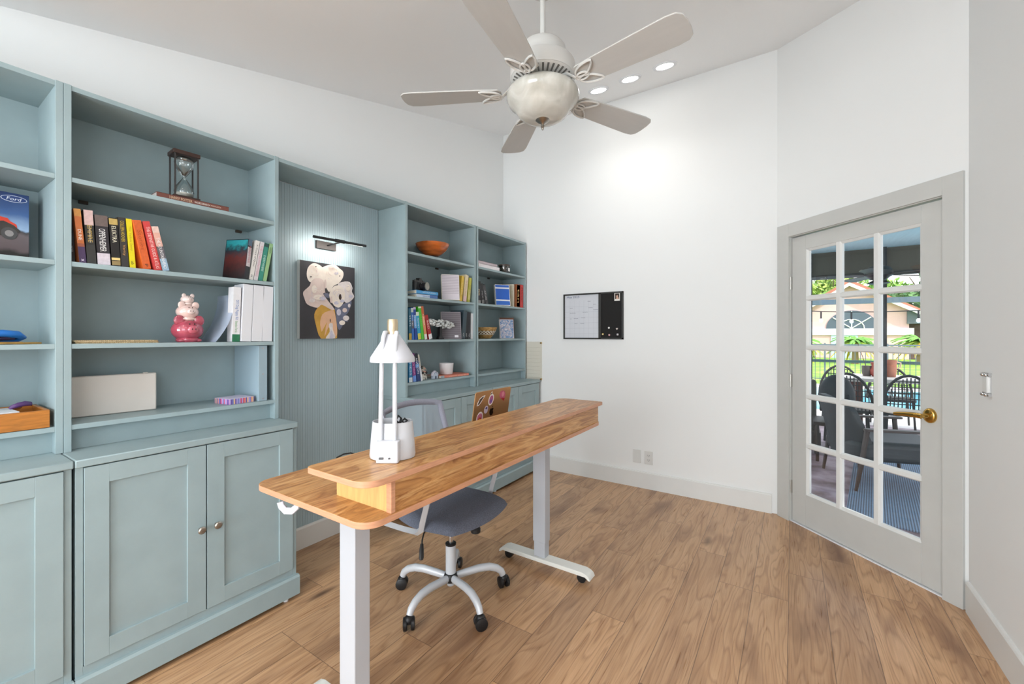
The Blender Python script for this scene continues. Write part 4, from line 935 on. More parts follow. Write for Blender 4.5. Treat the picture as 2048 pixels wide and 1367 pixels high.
wc = lambda cx, cy, r: [(cx+r*math.cos(k*math.pi/12), cy+r*1.08*math.sin(k*math.pi/12)) for k in range(24)]
q.prism(wc(.194, .103, .021), 'y', -.0022, -.0014, 2); q.prism(wc(.194, .103, .011), 'y', -.0026, -.0020, 3); q.prism([(.165, .186), (.15, .205), (-.10, .208), (-.10, .186)], 'y', -.0012, -.0002, 2)
q.build('vehicle_picture', [mat((206, 62, 42), .4), mat((54, 48, 44), .5), mat((70, 68, 68), .5), mat((140, 134, 132), .4)], t, smooth=0)
sg = thing('blue_goggles', 'bright blue strapped toy goggles lying on the left edge shelf', 'goggles', (.245, 2.36, Z3_+.010), R(6))
q = MB(); BLU = mat((34, 110, 190), .35)
q.tube([(-.14, .03, .012), (-.10, .02, .022), (-.03, .0, .028), (.02, -.005, .030), (.055, 0, .026), (.070, .015, .016), (.060, .03, .008), (.02, .035, .006), (-.04, .035, .004), (-.10, .035, .006)], [.007, .009, .011, .013, .013, .011, .011, .010, .009, .007], 10, flat=(1, 1.2)); q.build('strap', BLU, sg, smooth=60)
q = MB(); q.tube([(-.06, .01, .006), (-.03, .0, .012), (.0, .0, .010), (.03, .005, .014), (.05, .01, .012)], [.006, .008, .007, .010, .007], 10); q.build('lens_frame', mat((48, 36, 66), .3), sg, smooth=60)
ws = thing('wooden_airplane', 'flat golden-brown wooden ornament lying under the blue goggles', 'ornament', (.25, 2.335, Z3_), R(3))
q = MB(); q.prism([(-.17, -.012), (-.06, -.018), (.03, -.022), (.085, -.012), (.108, .0), (.08, .016), (.02, .022), (-.08, .018), (-.17, .02)], 'z', .0006, .0075); q.prism([(-.06, -.012), (.02, -.018), (.06, -.008), (.02, .012), (-.05, .012)], 'z', .0075, .0095)
q.build('ornament_body', mat((150, 116, 56), .5, noise=.35, nscale=30, stretch=(1, 5, 1)), ws, bevel=.001)
MB().prism([(-.17, -.02), (-.10, -.022), (-.075, -.01), (-.10, .0), (-.17, .0)], 'z', .0080, .0090).build('red_decal', mat((176, 60, 56), .5), ws)
tr_ = thing('bamboo_tray', 'orange-brown bamboo drawer tray on the lowest shelf at the left edge', 'tray', (.20, 2.42, Z4_))
BAM = mat((178, 112, 44), .4, noise=.22, nscale=9, stretch=(2, 3, 18))
q = MB(); q.box(-.20, -.122, .001, .172, -.110, .066); q.box(-.20, .10, .001, .172, .112, .066); q.box(.160, -.110, .001, .172, .10, .066); q.box(-.20, -.110, .001, -.19, .10, .066); q.box(-.19, -.11, .001, .16, .10, .008)
q.build('tray_body', BAM, tr_, bevel=.002)
t = thing('paper_stack', 'white papers lying in the bamboo tray', 'papers', (.15, 2.40, Z4_+.0085), R(4))
MB().box(-.12, -.09, 0, .13, .06, .052).build('lower_sheets', mat((196, 196, 200), .7), t); MB().box(-.13, -.085, .0522, .145, .065, .059).build('top_sheets', mat((228, 230, 234), .6), t)
t = thing('purple_sunglasses', 'purple curved sunglasses resting on the papers in the bamboo tray', 'sunglasses', (.318, 2.445, Z4_+.069), R(12))
t.scale = (.62, .62, .62)
q = MB(); q.tube([(-.055, -.03, .0), (-.045, -.034, .010), (-.02, -.04, .020), (.01, -.036, .024), (.04, -.02, .018), (.052, .01, .006)], [.006, .009, .011, .012, .010, .006], 10, flat=(1.3, .6)); q.build('frame', mat((96, 62, 118), .25), t, smooth=60)
q = MB(); q.tube([(-.05, -.03, .002), (-.03, -.015, .0), (.0, .01, .0)], .004, 8); q.ell((-.025, -.032, .004), (.022, .004, .012), 14, 8); q.build('lens', mat((120, 76, 48), .1), t)

# ---- bay right of the painting
q = MB(); bo = thing('orange_bowl', 'glossy burnt-orange bowl on a dark foot, top shelf right of the painting', 'bowl', (2.515, 2.43, Z1_))
prof = [(.052, .001), (.050, .012), (.042, .022), (.045, .034), (.075, .052), (.112, .084), (.130, .115), (.136, .132), (.132, .134), (.124, .116), (.105, .088), (.07, .060), (.0, .046)]
q = MB(); q.lathe(prof[3:], seg=40); q.build('bowl_body', mat((190, 96, 36), .18, coat=.6, noise=.38, nscale=7, stretch=(1, 1, 6)), bo, smooth=60)
MB().lathe([(0, .001)]+prof[:4]+[(.0, .036)], seg=32).build('bowl_foot', mat((52, 44, 40), .5), bo)
G = 'blue books stacked flat under the camera'
def flatbook(label, cx, y0, z, L_, D_, T_, cover, title=None, tc=(240, 240, 240), turn=0, bands=(), group=None, pg_=None):
    t = thing('book', label, 'book', (cx, y0, z), R(turn), group=group)
    q = MB(); q.box(-L_/2, 0, 0, L_/2, D_, .002); q.box(-L_/2, 0, T_-.002, L_/2, D_, T_); q.box(-L_/2, 0, 0, L_/2, .0018, T_); cm = [mat(cover, .4, noise=.05, nscale=50)]
    for k, (a, b_, col) in enumerate(bands): q.box(-L_/2+L_*a, -.0003, 0, -L_/2+L_*b_, .0002, T_, k+1); cm.append(mat(col, .4))
    q.build('cover', cm, t, smooth=0); MB().box(-L_/2+.002, .002, .002, L_/2-.002, D_-.003, T_-.002).build('pages', pg_ or PAGES, t, smooth=0)
    if title: text(title, L_*.6, T_*.45, mat(tc, .4), t, frame((L_*.08, -.0006, T_/2), (1, 0, 0), (0, 0, 1)))
    return t
flatbook('light blue and white book, bottom of the stack under the camera', 2.328, 2.302, Z2_+.0005, .215, .15, .024, (190, 206, 222), 'Before the Coffee', (100, 120, 170), -1.5, ((.62, 1, (70, 110, 170)),), G)
flatbook('sky-blue book on top of the flat stack, camera resting on it', 2.328, 2.300, Z2_+.025, .228, .15, .028, (70, 150, 206), 'LITTLE JOURNEY', (214, 232, 226), 0, (), G)
cm_ = thing('film_camera', 'black and silver film camera resting on the blue books', 'camera', (2.285, 2.350, Z2_+.0535), R(14))
q = MB(); q.prism(rrect(-.068, -.018, .068, .018, .012), 'z', 0, .062); q.build('camera_body', BLACK, cm_, bevel=.002)
SIL = mat((150, 146, 138), .3, .8)
q = MB(); q.prism(rrect(-.068, -.017, .068, .017, .012), 'z', .0625, .074); q.prism([(-.022, .074), (-.012, .095), (.014, .095), (.024, .074)], 'y', -.016, .016); q.rod((.045, 0, .074), (.045, 0, .082), .010, 14); q.rod((-.045, 0, .074), (-.045, 0, .080), .009, 14); q.build('top_plate', mat((70, 68, 66), .35, .6), cm_, bevel=.001)
q = MB(); s0 = len(q.v); q.lathe([(.030, 0), (.030, .012), (.027, .014), (.027, .04), (.029, .044), (.029, .052), (.024, .052), (.020, .044), (0, .043)], seg=28)
q.xf(Matrix.Translation((.012, -.016, .033)) @ Matrix.Rotation(R(90), 4, 'X')); q.build('lens', mat((26, 26, 30), .25), cm_)
q = MB(); q.lathe([(.0285, .0522), (.0295, .0525), (.0295, .046), (.0285, .046)], seg=28); q.xf(Matrix.Translation((.012, -.016, .033)) @ Matrix.Rotation(R(90), 4, 'X')); q.build('lens_ring', SIL, cm_)
G = 'pale and yellow books leaning right of the camera'
m, n, b = nodes_mat('printed_back_cover'); t_ = nd(n, 'ShaderNodeTexCoord'); s_ = nd(n, 'ShaderNodeSeparateXYZ'); n.links.new(t_.outputs['Object'], s_.inputs[0])
ls = mth(n, 'MULTIPLY', mth(n, 'LESS_THAN', mth(n, 'FRACT', mth(n, 'MULTIPLY', s_.outputs[2], 75)), .45), mth(n, 'GREATER_THAN', s_.outputs[2], .05))
n.links.new(mix(n, mth(n, 'MULTIPLY', ls, .45), S(206, 198, 204), S(130, 118, 132)), b.inputs['Base Color'])
book('pale lilac book turned so its text-covered back cover faces the room', 2.690, Z2_, .036, .213, .145, 8.2, (222, 216, 206), Y=2.302, turn=-52, title='SUNNY', tc=(200, 150, 170), size=.3, tpos=.7, face=m, group=G)
book('golden yellow book leaning between the lilac and cream books', 2.736, Z2_, .030, .214, .14, 8.4, (222, 186, 70), title='Yellow Wife', tc=(240, 220, 150), size=.5, group=G)
book('cream book with pink tint, tallest of the leaning yellow books', 2.793, Z2_, .040, .229, .14, 8.4, (222, 206, 170), title='The Summer House', tc=(206, 150, 150), size=.6, bands=((0, .2, (222, 190, 190)),), group=G)
book('mottled yellow-green book at the right end of the leaning books', 2.838, Z2_, .028, .211, .14, 8.2, (190, 186, 76), title='Meadow', tc=(150, 140, 50), size=.4, bands=((.1, .5, (206, 196, 120)),), group=G)
G = 'colourful paperbacks behind the desk lamp'
for (lb, X, tt, h, ln, col, ti, tcc, bands) in (
    ('dark teal paperback with a white spine edge, leftmost of the colourful row', 2.150, .025, .226, -1.5, (36, 96, 120), 'STATS', (220, 230, 230), ((.0, .2, (190, 160, 60)),)),
    ('blue paperback with a photo strip, second in the colourful row', 2.180, .021, .231, -3.0, (44, 100, 176), 'Biology', (220, 230, 240), ((.86, 1, (196, 206, 196)), (.35, .6, (80, 84, 96)))),
    ('deep blue paperback with a white-topped spine, third in the colourful row', 2.208, .024, .238, -4.5, (30, 62, 140), 'Travel', (220, 226, 240), ((.93, 1, (190, 180, 206)), (.35, .75, (110, 160, 210)))),
    ('cyan paperback with a yellow patch low on the spine', 2.240, .029, .204, -7.0, (40, 150, 190), 'Mastering it', (230, 240, 244), ((.0, .22, (206, 200, 80)), (.86, 1, (206, 222, 200)))),
    ('bright green paperback in the colourful row', 2.274, .028, .246, -8.2, (70, 176, 44), 'GREEN', (110, 200, 80), ((.95, 1, (206, 214, 190)),)),
    ('orange paperback with a pale lower spine in the colourful row', 2.307, .026, .250, -9.8, (188, 92, 44), 'ALPHABET', (240, 220, 200), ((.0, .16, (222, 222, 218)), (.16, .7, (212, 140, 96)))),
    ('red paperback with a white bottom leaning hardest at the end of the colourful row', 2.354, .034, .186, -15.5, (164, 32, 38), 'RED', (230, 200, 190), ((.0, .21, (224, 224, 226)),))):
    book(lb, X, Z3_, tt, h, .14, ln, col, title=ti, tc=tcc, size=.35, tpos=.6, bands=bands, group=G)
# driftwood style ornament on a dark stand
cr_ = thing('pebble_sculpture', 'long pale pebbled ornament on a small black stand in front of the grey book', 'sculpture', (2.50, 2.335, Z3_))
q = MB(); rnd = random.Random(4)
for k in range(150):
    u = rnd.uniform(-1, 1); v = rnd.uniform(-1, 1)*math.sqrt(1-u*u*.9); a = rnd.uniform(0, 6.28); rr = rnd.uniform(.5, 1)
    q.ell((.140*u, .034*rr*math.cos(a)*math.sqrt(1-u*u*.85)-.01, .125+.032*rr*math.sin(a)*math.sqrt(1-u*u*.8)-.012*u), (rnd.uniform(.010, .017), rnd.uniform(.008, .014), rnd.uniform(.005, .009)), 8, 5)
q.build('pebble_cluster', mat((196, 198, 196), .6, noise=.25, nscale=60), cr_, smooth=60)
q = MB(); q.prism([(-.03, .001), (.035, .001), (.028, .012), (.012, .03), (.010, .105), (-.012, .105), (-.012, .03), (-.024, .012)], 'y', -.016, .016); q.build('stand', BLACK, cr_, bevel=.003)
G = 'dark books at the right of the pebble ornament'
m, n, b = nodes_mat('grey_back_cover'); t_ = nd(n, 'ShaderNodeTexCoord'); s_ = nd(n, 'ShaderNodeSeparateXYZ'); n.links.new(t_.outputs['Object'], s_.inputs[0])
ls = mth(n, 'LESS_THAN', mth(n, 'FRACT', mth(n, 'MULTIPLY', s_.outputs[2], 60)), .3)
n.links.new(mix(n, mth(n, 'MULTIPLY', ls, .3), S(104, 98, 104), S(150, 144, 150)), b.inputs['Base Color']); b.inputs['Roughness'].default_value = .4
bt = book('grey book turned so its back cover with a small white barcode faces the room', 2.716, Z3_, .024, .224, .165, 7.5, (150, 142, 146), Y=2.304, turn=-58, face=m, group=G)
MB().box(-.0252, .026, .012, -.0247, .058, .030).build('barcode_label', mat((214, 212, 216), .5), bt)
for (lb, X, tt, h, ln, col, yy) in (('dark slate-blue book standing just right of the grey book', 2.776, .046, .240, 7.0, (58, 74, 82), 2.306), ('black book between the slate book and the thin charcoal book', 2.812, .030, .232, 3.0, (28, 27, 30), 2.308), ('thin charcoal book beside the white-spined one', 2.848, .030, .228, 1.5, (44, 42, 46), 2.308), ('white-spined slim book against the shelf side', 2.880, .024, .221, .6, (214, 214, 216), 2.304)):
    book(lb, X, Z3_, tt, h, .15, ln, col, Y=yy, title='vol', tc=(190, 190, 190), size=.12, tpos=.15, group=G)
G = 'blue and purple paperbacks on the lower shelf'
for (lb, X, tt, h, ln, col, ti, tcc, bands) in (
    ('cyan-blue paperback, leftmost on the lower shelf behind the lamp', 2.150, .033, .205, -2.0, (30, 124, 176), 'CHESS', (200, 226, 240), ((.0, .17, (206, 216, 222)), (.72, 1, (34, 70, 140)))),
    ('purple paperback with pink lettering and a pale blue foot', 2.191, .030, .207, -5.5, (122, 44, 120), 'PHYSICAL THERAPY', (226, 160, 196), ((.0, .22, (100, 140, 206)),)),
    ('navy paperback with white lettering on the lower shelf', 2.230, .034, .207, -8.6, (26, 54, 110), 'ANATOMY', (226, 230, 236), ((.72, 1, (24, 24, 36)), (.5, .62, (90, 150, 210)))),
    ('white slim paperback leaning at the end of the blue and purple books', 2.272, .016, .200, -11.5, (216, 218, 222), 'Notes', (120, 130, 150), ((.55, 1, (196, 188, 176)),))):
    book(lb, X, Z4_, tt, h, .14, ln, col, title=ti, tc=tcc, size=.6, tpos=.55, bands=bands, group=G)
m, n, b = nodes_mat('painted_skull_pattern'); t_ = nd(n, 'ShaderNodeTexCoord'); v_ = nd(n, 'ShaderNodeTexVoronoi'); v_.inputs['Scale'].default_value = 42; n.links.new(t_.outputs['Object'], v_.inputs['Vector'])
s_ = nd(n, 'ShaderNodeSeparateXYZ'); n.links.new(t_.outputs['Object'], s_.inputs[0])
up = mth(n, 'GREATER_THAN', s_.outputs[2], .060)
pat = ramp(n, v_.outputs['Distance'], [(.25, S(190, 74, 52)), (.4, S(206, 200, 184)), (.6, S(60, 56, 52))]); pat2 = ramp(n, v_.outputs['Distance'], [(.2, S(120, 116, 108)), (.35, S(206, 202, 190)), (.7, S(222, 216, 204))])
n.links.new(mix(n, up, pat2, pat), b.inputs['Base Color']); b.inputs['Roughness'].default_value = .35
sk = thing('painted_skull', 'small decorated ceramic skull with red flower pattern beside the white paperback', 'figurine', (2.350, 2.385, Z4_), R(-10))
q = MB(); q.ell((0, .012, .062), (.044, .054, .046), 24, 14); q.prism(rrect(-.028, -.040, .028, .02, .014), 'z', .002, .040); q.build('skull_body', m, sk, smooth=70, bevel=.004)
q = MB()
for sx in (-1, 1): q.ell((sx*.016, -.040, .056), (.010, .006, .010), 12, 8)
q.ell((0, -.043, .040), (.004, .004, .006), 8, 6); q.box(-.016, -.0412, .018, .016, -.0400, .0195)
q.build('eye_sockets', mat((30, 26, 26), .5), sk)
hs = thing('mini_house', 'tiny pale blue-grey arched house ornament beside the ceramic skull', 'figurine', (2.456, 2.35, Z4_))
q = MB(); q.prism([(-.026, .001), (.026, .001), (.026, .030), (0, .052), (-.026, .030)], 'y', -.012, .014); q.build('house_body', mat((176, 186, 202), .5, noise=.12, nscale=90), hs, bevel=.002)
q = MB(); q.tube([(-.031, 0, .026), (-.022, 0, .046), (0, 0, .060), (.022, 0, .046), (.031, 0, .026)], [.005, .006, .006, .006, .005], 8, flat=(.8, 2.6)); q.build('roof', mat((206, 204, 216), .5), hs, smooth=60)
MB().prism([(-.008, .001), (.008, .001), (.008, .018), (0, .026), (-.008, .018)], 'y', -.0135, -.011).build('doorway', mat((74, 86, 104), .6), hs)
flatbook('slim coral-orange book lying flat beneath the mug', 2.665, 2.318, Z4_+.0005, .33, .17, .019, (220, 128, 104), 'coral travel', (240, 200, 180), -3, ((0, .12, (150, 156, 160)),))
mg = thing('striped_mug', 'white cup with a pale yellow stripe on the coral book', 'cup', (2.640, 2.395, Z4_+.020))
q = MB(); q.lathe([(.048, .001), (.052, .004), (.061, .092), (.058, .092), (.050, .010), (0, .008)], seg=36); q.build('cup_body', mat((226, 222, 222), .35), mg, smooth=60)
q = MB()
for (a0, a1) in ((-48, -26),):
    vs_ = []; fs = []
    for k in range(7):
        a = R(a0+(a1-a0)*k/6)
        for r_, zz in ((.0523+.0003, .006), (.0612+.0003, .090)): vs_.append((r_*math.cos(a), r_*math.sin(a), zz))
    for k in range(6): fs.append((2*k, 2*k+2, 2*k+3, 2*k+1))
    q.add(vs_, fs)
ob = q.build('yellow_stripe', mat((222, 190, 110), .4), mg, smooth=60)

# ---- corner bay
G = 'flat books on the top shelf of the corner unit'
flatbook('white book lying flat on the top corner shelf, under the pink-grey one', 3.118, 2.304, Z1_+.0005, .318, .20, .034, (232, 226, 228), None, group=G)
flatbook('pinkish grey book lying flat on top of the white book in the corner unit', 3.108, 2.312, Z1_+.035, .290, .19, .026, (196, 180, 184), None, group=G)
cj = thing('candle_jar', 'smoky glass candle jar with a tiny white label on the top corner shelf', 'candle', (3.425, 2.352, Z1_))
MB().lathe([(0, .001), (.052, .001), (.056, .006), (.056, .072), (.053, .072), (.053, .008), (0, .008)], seg=36).build('jar', glass_mat('smoky_glass', (.42, .38, .34, 1), .02, .4), cj, smooth=60)
MB().lathe([(0, .0085), (.0525, .0085), (.0525, .040), (0, .041)], seg=32).build('wax', mat((74, 64, 54), .5), cj)
MB().lathe([(0, .0725), (.058, .0725), (.059, .082), (.030, .084), (0, .084)], seg=36).build('lid', mat((78, 54, 42), .4), cj)
MB().box(-.015, -.0572, .018, .015, -.0562, .050).build('label', mat((226, 224, 220), .5), cj)
G = 'black books at the left of the corner shelf'
book('black book with round gold lettering, left end of the corner shelf', 2.945, Z2_, .050, .195, .14, -1, (40, 37, 40), title='OO', tc=(216, 196, 150), size=.3, tpos=.5, bands=((0, .14, (150, 148, 146)),), group=G)
book('black book with a grey diamond leaning against the gold-lettered one', 3.012, Z2_, .038, .178, .14, -9, (30, 28, 30), title='HEX', tc=(150, 150, 150), size=.35, tpos=.45, bands=((0, .18, (110, 108, 106)),), group=G)
book('charcoal book leaning outermost of the black corner books', 3.066, Z2_, .040, .172, .14, -15.5, (62, 60, 62), title='ATLAS', tc=(190, 190, 190), size=.5, tpos=.45, group=G)
m, n, b = nodes_mat('blue_cover_panels'); t_ = nd(n, 'ShaderNodeTexCoord'); s_ = nd(n, 'ShaderNodeSeparateXYZ'); n.links.new(t_.outputs['Object'], s_.inputs[0])
cc = ramp(n, mth(n, 'DIVIDE', s_.outputs[2], .21), [(0, S(44, 100, 184)), (.20, S(214, 218, 226)), (.27, S(36, 92, 184)), (.78, S(214, 218, 226)), (.85, S(36, 92, 184))]); cc.node.color_ramp.interpolation = 'CONSTANT'
n.links.new(cc, b.inputs['Base Color']); b.inputs['Roughness'].default_value = .35
book('blue and white booklet whose back cover faces the room on the corner shelf', 3.440, Z2_, .030, .205, .150, 9.5, (224, 224, 230), Y=2.302, turn=-58, title='BRIEF', tc=(110, 96, 150), size=.5, tpos=.6, face=m, group='bright books at the right of the corner shelf')
G = 'bright books at the right of the corner shelf'
book('beige book with its cover half turned, behind the blue booklet', 3.556, Z2_, .034, .223, .15, 1.5, (206, 196, 176), Y=2.320, turn=-22, face=mat((196, 188, 164), .5), group=G)
book('tan and orange book left of the red one on the corner shelf', 3.640, Z2_, .058, .229, .15, 1.2, (186, 116, 78), bands=((.0, 1, (190, 122, 82)), (.02, .98, (192, 140, 96))), title='tan', tc=(214, 176, 110), size=.6, group=G)
book('bright red book with dark lettering at the right end of the corner shelf', 3.704, Z2_, .056, .232, .15, .8, (206, 62, 56), title='MAGIC', tc=(120, 30, 34), size=.62, tpos=.56, group=G)
m, n, b = nodes_mat('basket_weave'); t_ = nd(n, 'ShaderNodeTexCoord'); s_ = nd(n, 'ShaderNodeSeparateXYZ'); n.links.new(t_.outputs['Object'], s_.inputs[0])
an = mth(n, 'ARCTAN2', s_.outputs[1], s_.outputs[0]); zz_ = mth(n, 'MULTIPLY', s_.outputs[2], 42)
d1 = mth(n, 'ABSOLUTE', mth(n, 'SUBTRACT', mth(n, 'FRACT', mth(n, 'ADD', mth(n, 'MULTIPLY', an, 3.2), zz_)), .5)); d2 = mth(n, 'ABSOLUTE', mth(n, 'SUBTRACT', mth(n, 'FRACT', mth(n, 'SUBTRACT', mth(n, 'MULTIPLY', an, 3.2), zz_)), .5))
ch_ = mth(n, 'GREATER_THAN', mth(n, 'MAXIMUM', d1, d2), .32)
band = mth(n, 'MULTIPLY', mth(n, 'GREATER_THAN', s_.outputs[2], .036), mth(n, 'LESS_THAN', s_.outputs[2], .074))
x_ = nd(n, 'ShaderNodeTexNoise'); x_.inputs['Scale'].default_value = 50; n.links.new(t_.outputs['Object'], x_.inputs['Vector'])
tan_ = ramp(n, x_.outputs['Fac'], [(.35, S(150, 112, 58)), (.65, S(190, 150, 92))])
n.links.new(mix(n, band, tan_, mix(n, ch_, S(112, 80, 48), S(222, 214, 196))), b.inputs['Base Color']); b.inputs['Roughness'].default_value = .8
bs = thing('woven_basket', 'small tan woven bowl with a white diamond band on the corner shelf', 'basket', (3.185, 2.415, Z3_))
MB().lathe([(.0, .001), (.058, .001), (.066, .010), (.085, .034), (.106, .066), (.120, .098), (.122, .106), (.116, .106), (.112, .096), (.098, .066), (.06, .014), (0, .012)], seg=44).build('basket_body', m, bs, smooth=60)
m, n, b = nodes_mat('marbled_blue'); t_ = nd(n, 'ShaderNodeTexCoord'); x_ = nd(n, 'ShaderNodeTexNoise'); x_.inputs['Scale'].default_value = 26; x_.inputs['Detail'].default_value = 6; x_.inputs['Distortion'].default_value = 2; n.links.new(t_.outputs['Object'], x_.inputs['Vector'])
n.links.new(ramp(n, x_.outputs['Fac'], [(.35, S(74, 110, 160)), (.48, S(142, 164, 188)), (.56, S(180, 160, 168)), (.64, S(196, 206, 212))]), b.inputs['Base Color'])
book('journal with a marbled blue cover facing the room beside the woven basket', 3.515, Z3_, .020, .186, .150, 6, (206, 200, 206), Y=2.306, turn=-62, face=m, group='journals beside the woven basket')
book('brown-covered journal behind the marbled blue one', 3.560, Z3_, .022, .205, .15, 6, (104, 66, 48), Y=2.330, turn=-58, face=mat((104, 66, 48), .6), group='journals beside the woven basket')

# ================================================================== OUTSIDE THE GLASS DOOR
GZ = -.06
m, n, b = nodes_mat('patio_concrete'); t_ = nd(n, 'ShaderNodeTexCoord'); x_ = nd(n, 'ShaderNodeTexNoise'); x_.inputs['Scale'].default_value = 5; x_.inputs['Detail'].default_value = 7; n.links.new(t_.outputs['Object'], x_.inputs['Vector'])
n.links.new(ramp(n, x_.outputs['Fac'], [(.35, S(120, 100, 104)), (.5, S(160, 138, 148)), (.65, S(188, 168, 178))]), b.inputs['Base Color']); b.inputs['Roughness'].default_value = .55
pf = [(2.2, -.85), (3.06, -.0), (3.875, -.0), (3.875, 4.0), (8.6, 4.0), (8.6, -8), (2.2, -8)]
struct('patio_floor', MB().prism([(2.3, -.95), (3.85, .0), (3.9, 4), (8.6, 4), (8.6, -8), (2.3, -8)], 'z', GZ-.1, GZ), m)
struct('patio_ceiling', MB().prism([(2.2, -.96), (2.95, -.96), (3.9, 0), (3.9, 4), (6.95, 4), (6.95, -8), (2.2, -8)], 'z', 2.42, 2.50), mat((186, 226, 234), .7, noise=.05, nscale=4, stretch=(1, 12, 1)))
o = (6.92, -1.5, 2.2)
MBm = mat((88, 84, 72), .8, noise=.08, nscale=60)
t = thing('roller_shade', 'dark olive roller shade band across the top of the patio opening', 'shade', o)
MB().box(6.90, -6, 2.12, 6.93, 3.5, 2.418).build('shade_fabric', MBm, t, off=o); MB().box(6.885, -6, 2.08, 6.945, 3.5, 2.125).build('bottom_bar', mat((48, 46, 40), .6), t, off=o)
for (y, wd_, lb) in ((-.935, .055, 'thick black patio post seen through the right column of door panes'), (-.205, .028, 'thin black patio post seen through the left column of door panes')):
    q = MB(); q.box(-wd_/2, -wd_/2, GZ, wd_/2, wd_/2, 2.42); ob = q.build('patio_post', BLACK, loc=(6.87, y, 0), bevel=.003); tag(ob, lb, 'post', 'patio posts')
q = MB(); q.tube([(6.8, -.50, GZ), (6.8, -.50, .9), (6.8, -.49, 1.5), (6.8, -.51, 2.42)], .012, 8); tag(q.build('patio_pole', mat((96, 92, 96), .4)), 'thin grey pole standing at the patio edge between the posts', 'pole')
# outdoor fan
of = thing('patio_fan', 'black ceiling fan hanging under the teal patio ceiling', 'ceiling fan', (5.9, -.76, 1.98))
q = MB(); q.rod((0, 0, .08), (0, 0, .44), .012, 10); q.build('downrod', BLACK, of)
q = MB(); q.lathe([(.02, .10), (.09, .08), (.12, .04), (.12, -.01), (.09, -.03), (.07, -.05), (.03, -.06)], seg=24); q.build('motor_housing', BLACK, of)
for k in range(5):
    q = MB(); q.prism([(.10, -.02), (.22, -.05), (.55, -.065), (.62, -.03), (.62, .03), (.55, .065), (.22, .05), (.10, .02)], 'z', -.004, .004); q.build('blade', mat((70, 62, 54), .5), of, rot=(R(10), 0, R(20+72*k)), smooth=0)
q = MB(); q.lathe([(.05, -.06), (.10, -.09), (.06, -.10), (0, -.10)], seg=20); q.build('light_cap', BLACK, of)
# rug
m, n, b = nodes_mat('ribbed_rug'); t_ = nd(n, 'ShaderNodeTexCoord'); s_ = nd(n, 'ShaderNodeSeparateXYZ'); n.links.new(t_.outputs['Object'], s_.inputs[0])
st = mth(n, 'LESS_THAN', mth(n, 'FRACT', mth(n, 'MULTIPLY', s_.outputs[1], 62)), .5); x_ = nd(n, 'ShaderNodeTexNoise'); x_.inputs['Scale'].default_value = 60; n.links.new(t_.outputs['Object'], x_.inputs['Vector'])
n.links.new(mix(n, st, S(84, 96, 112), mix(n, x_.outputs['Fac'], S(112, 134, 160), S(140, 160, 182))), b.inputs['Base Color']); b.inputs['Roughness'].default_value = .9
tag(MB().box(-1.55, -1.35, .0005, 1.30, 1.1, .011).build('outdoor_rug', m, loc=(5.55, -1.62, GZ), rot=(0, 0, R(-7)), smooth=0), 'blue-grey ribbed outdoor rug on the patio just beyond the glass door', 'rug')
# lounge chair
lc = thing('lounge_chair', 'dark rounded lounge chair with slim arms just outside the glass door', 'chair', (5.25, -.60, GZ+.012), R(198))
LCM = mat((48, 48, 50), .6, noise=.14, nscale=120); LCW = mat((60, 46, 40), .5)
# local: x across, y depth, seat opens toward +y; back at -y
q = MB(); NX = 12; vs_ = []; fs = []
for sh in (0, .05):
    for j in range(9):
        for i in range(NX+1):
            u = -1+2*i/NX; v = j/8
            vs_.append((u*.33*(1-.14*v*v), -.22-.12*v+.17*u*u*(1-.3*v)-sh, .22+.60*v-.10*u*u*v*v))
n1 = 9*(NX+1)
for j in range(8):
    for i in range(NX):
        a = j*(NX+1)+i; fs.append((a, a+1, a+NX+2, a+NX+1)); fs.append((a+n1, a+n1+NX+1, a+n1+NX+2, a+n1+1))
rim = [i for i in range(NX+1)]+[j*(NX+1)+NX for j in range(1, 9)]+[8*(NX+1)+i for i in range(NX-1, -1, -1)]+[j*(NX+1) for j in range(7, 0, -1)]
for k in range(len(rim)): a, b_ = rim[k], rim[(k+1) % len(rim)]; fs.append((a, b_, b_+n1, a+n1))
q.add(vs_, fs); q.build('backrest', LCM, lc, smooth=60)
q = MB(); q.prism(rrect(-.34, -.26, .34, .50, .16), 'z', .26, .44); q.build('seat_cushion', LCM, lc, bevel=.05, bseg=4, smooth=60)
for s_ in (-1, 1):
    q = MB(); q.prism(rrect(s_*.37-.035, -.20, s_*.37+.035, .46, .03), 'z', .545, .565); q.build('armrest', LCW, lc, bevel=.003)
    for (yy, l_) in ((-.16, -.08), (.38, .04)):
        q = MB(); q.tube([(s_*.34, yy, .545), (s_*.34, yy+l_*.5, .26), (s_*.33, yy+l_, .0)], [.022, .020, .014], 8); q.build('leg', LCW, lc)
# outdoor sofa with a bag
so = thing('patio_sofa', 'dark brown patio sofa beyond the lounge chair, left panes of the door', 'sofa', (6.55, .06, GZ))
SF = mat((82, 76, 68), .8, noise=.1, nscale=80)
q = MB(); q.box(-.35, -.30, .40, -.22, .62, .87); q.build('back_cushion', SF, so, bevel=.03); q = MB(); q.box(-.22, -.30, .25, .40, .62, .42); q.build('seat_cushion', SF, so, bevel=.03)
q = MB(); q.box(-.37, -.34, .10, .42, .66, .25); q.build('sofa_frame', LCW, so, bevel=.004)
for sx in (-.33, .38):
    for sy in (-.3, .62): MB().rod((sx, sy, 0), (sx, sy, .12), .02, 8).build('leg', LCW, so)
q = MB(); q.ell((0, 0, .25), (.12, .17, .26), 18, 12); q.tube([(-.12, -.10, .30), (-.17, -.10, .20), (-.12, -.10, .05)], .014, 6); q.box(-.14, -.12, .05, -.08, .12, .24)
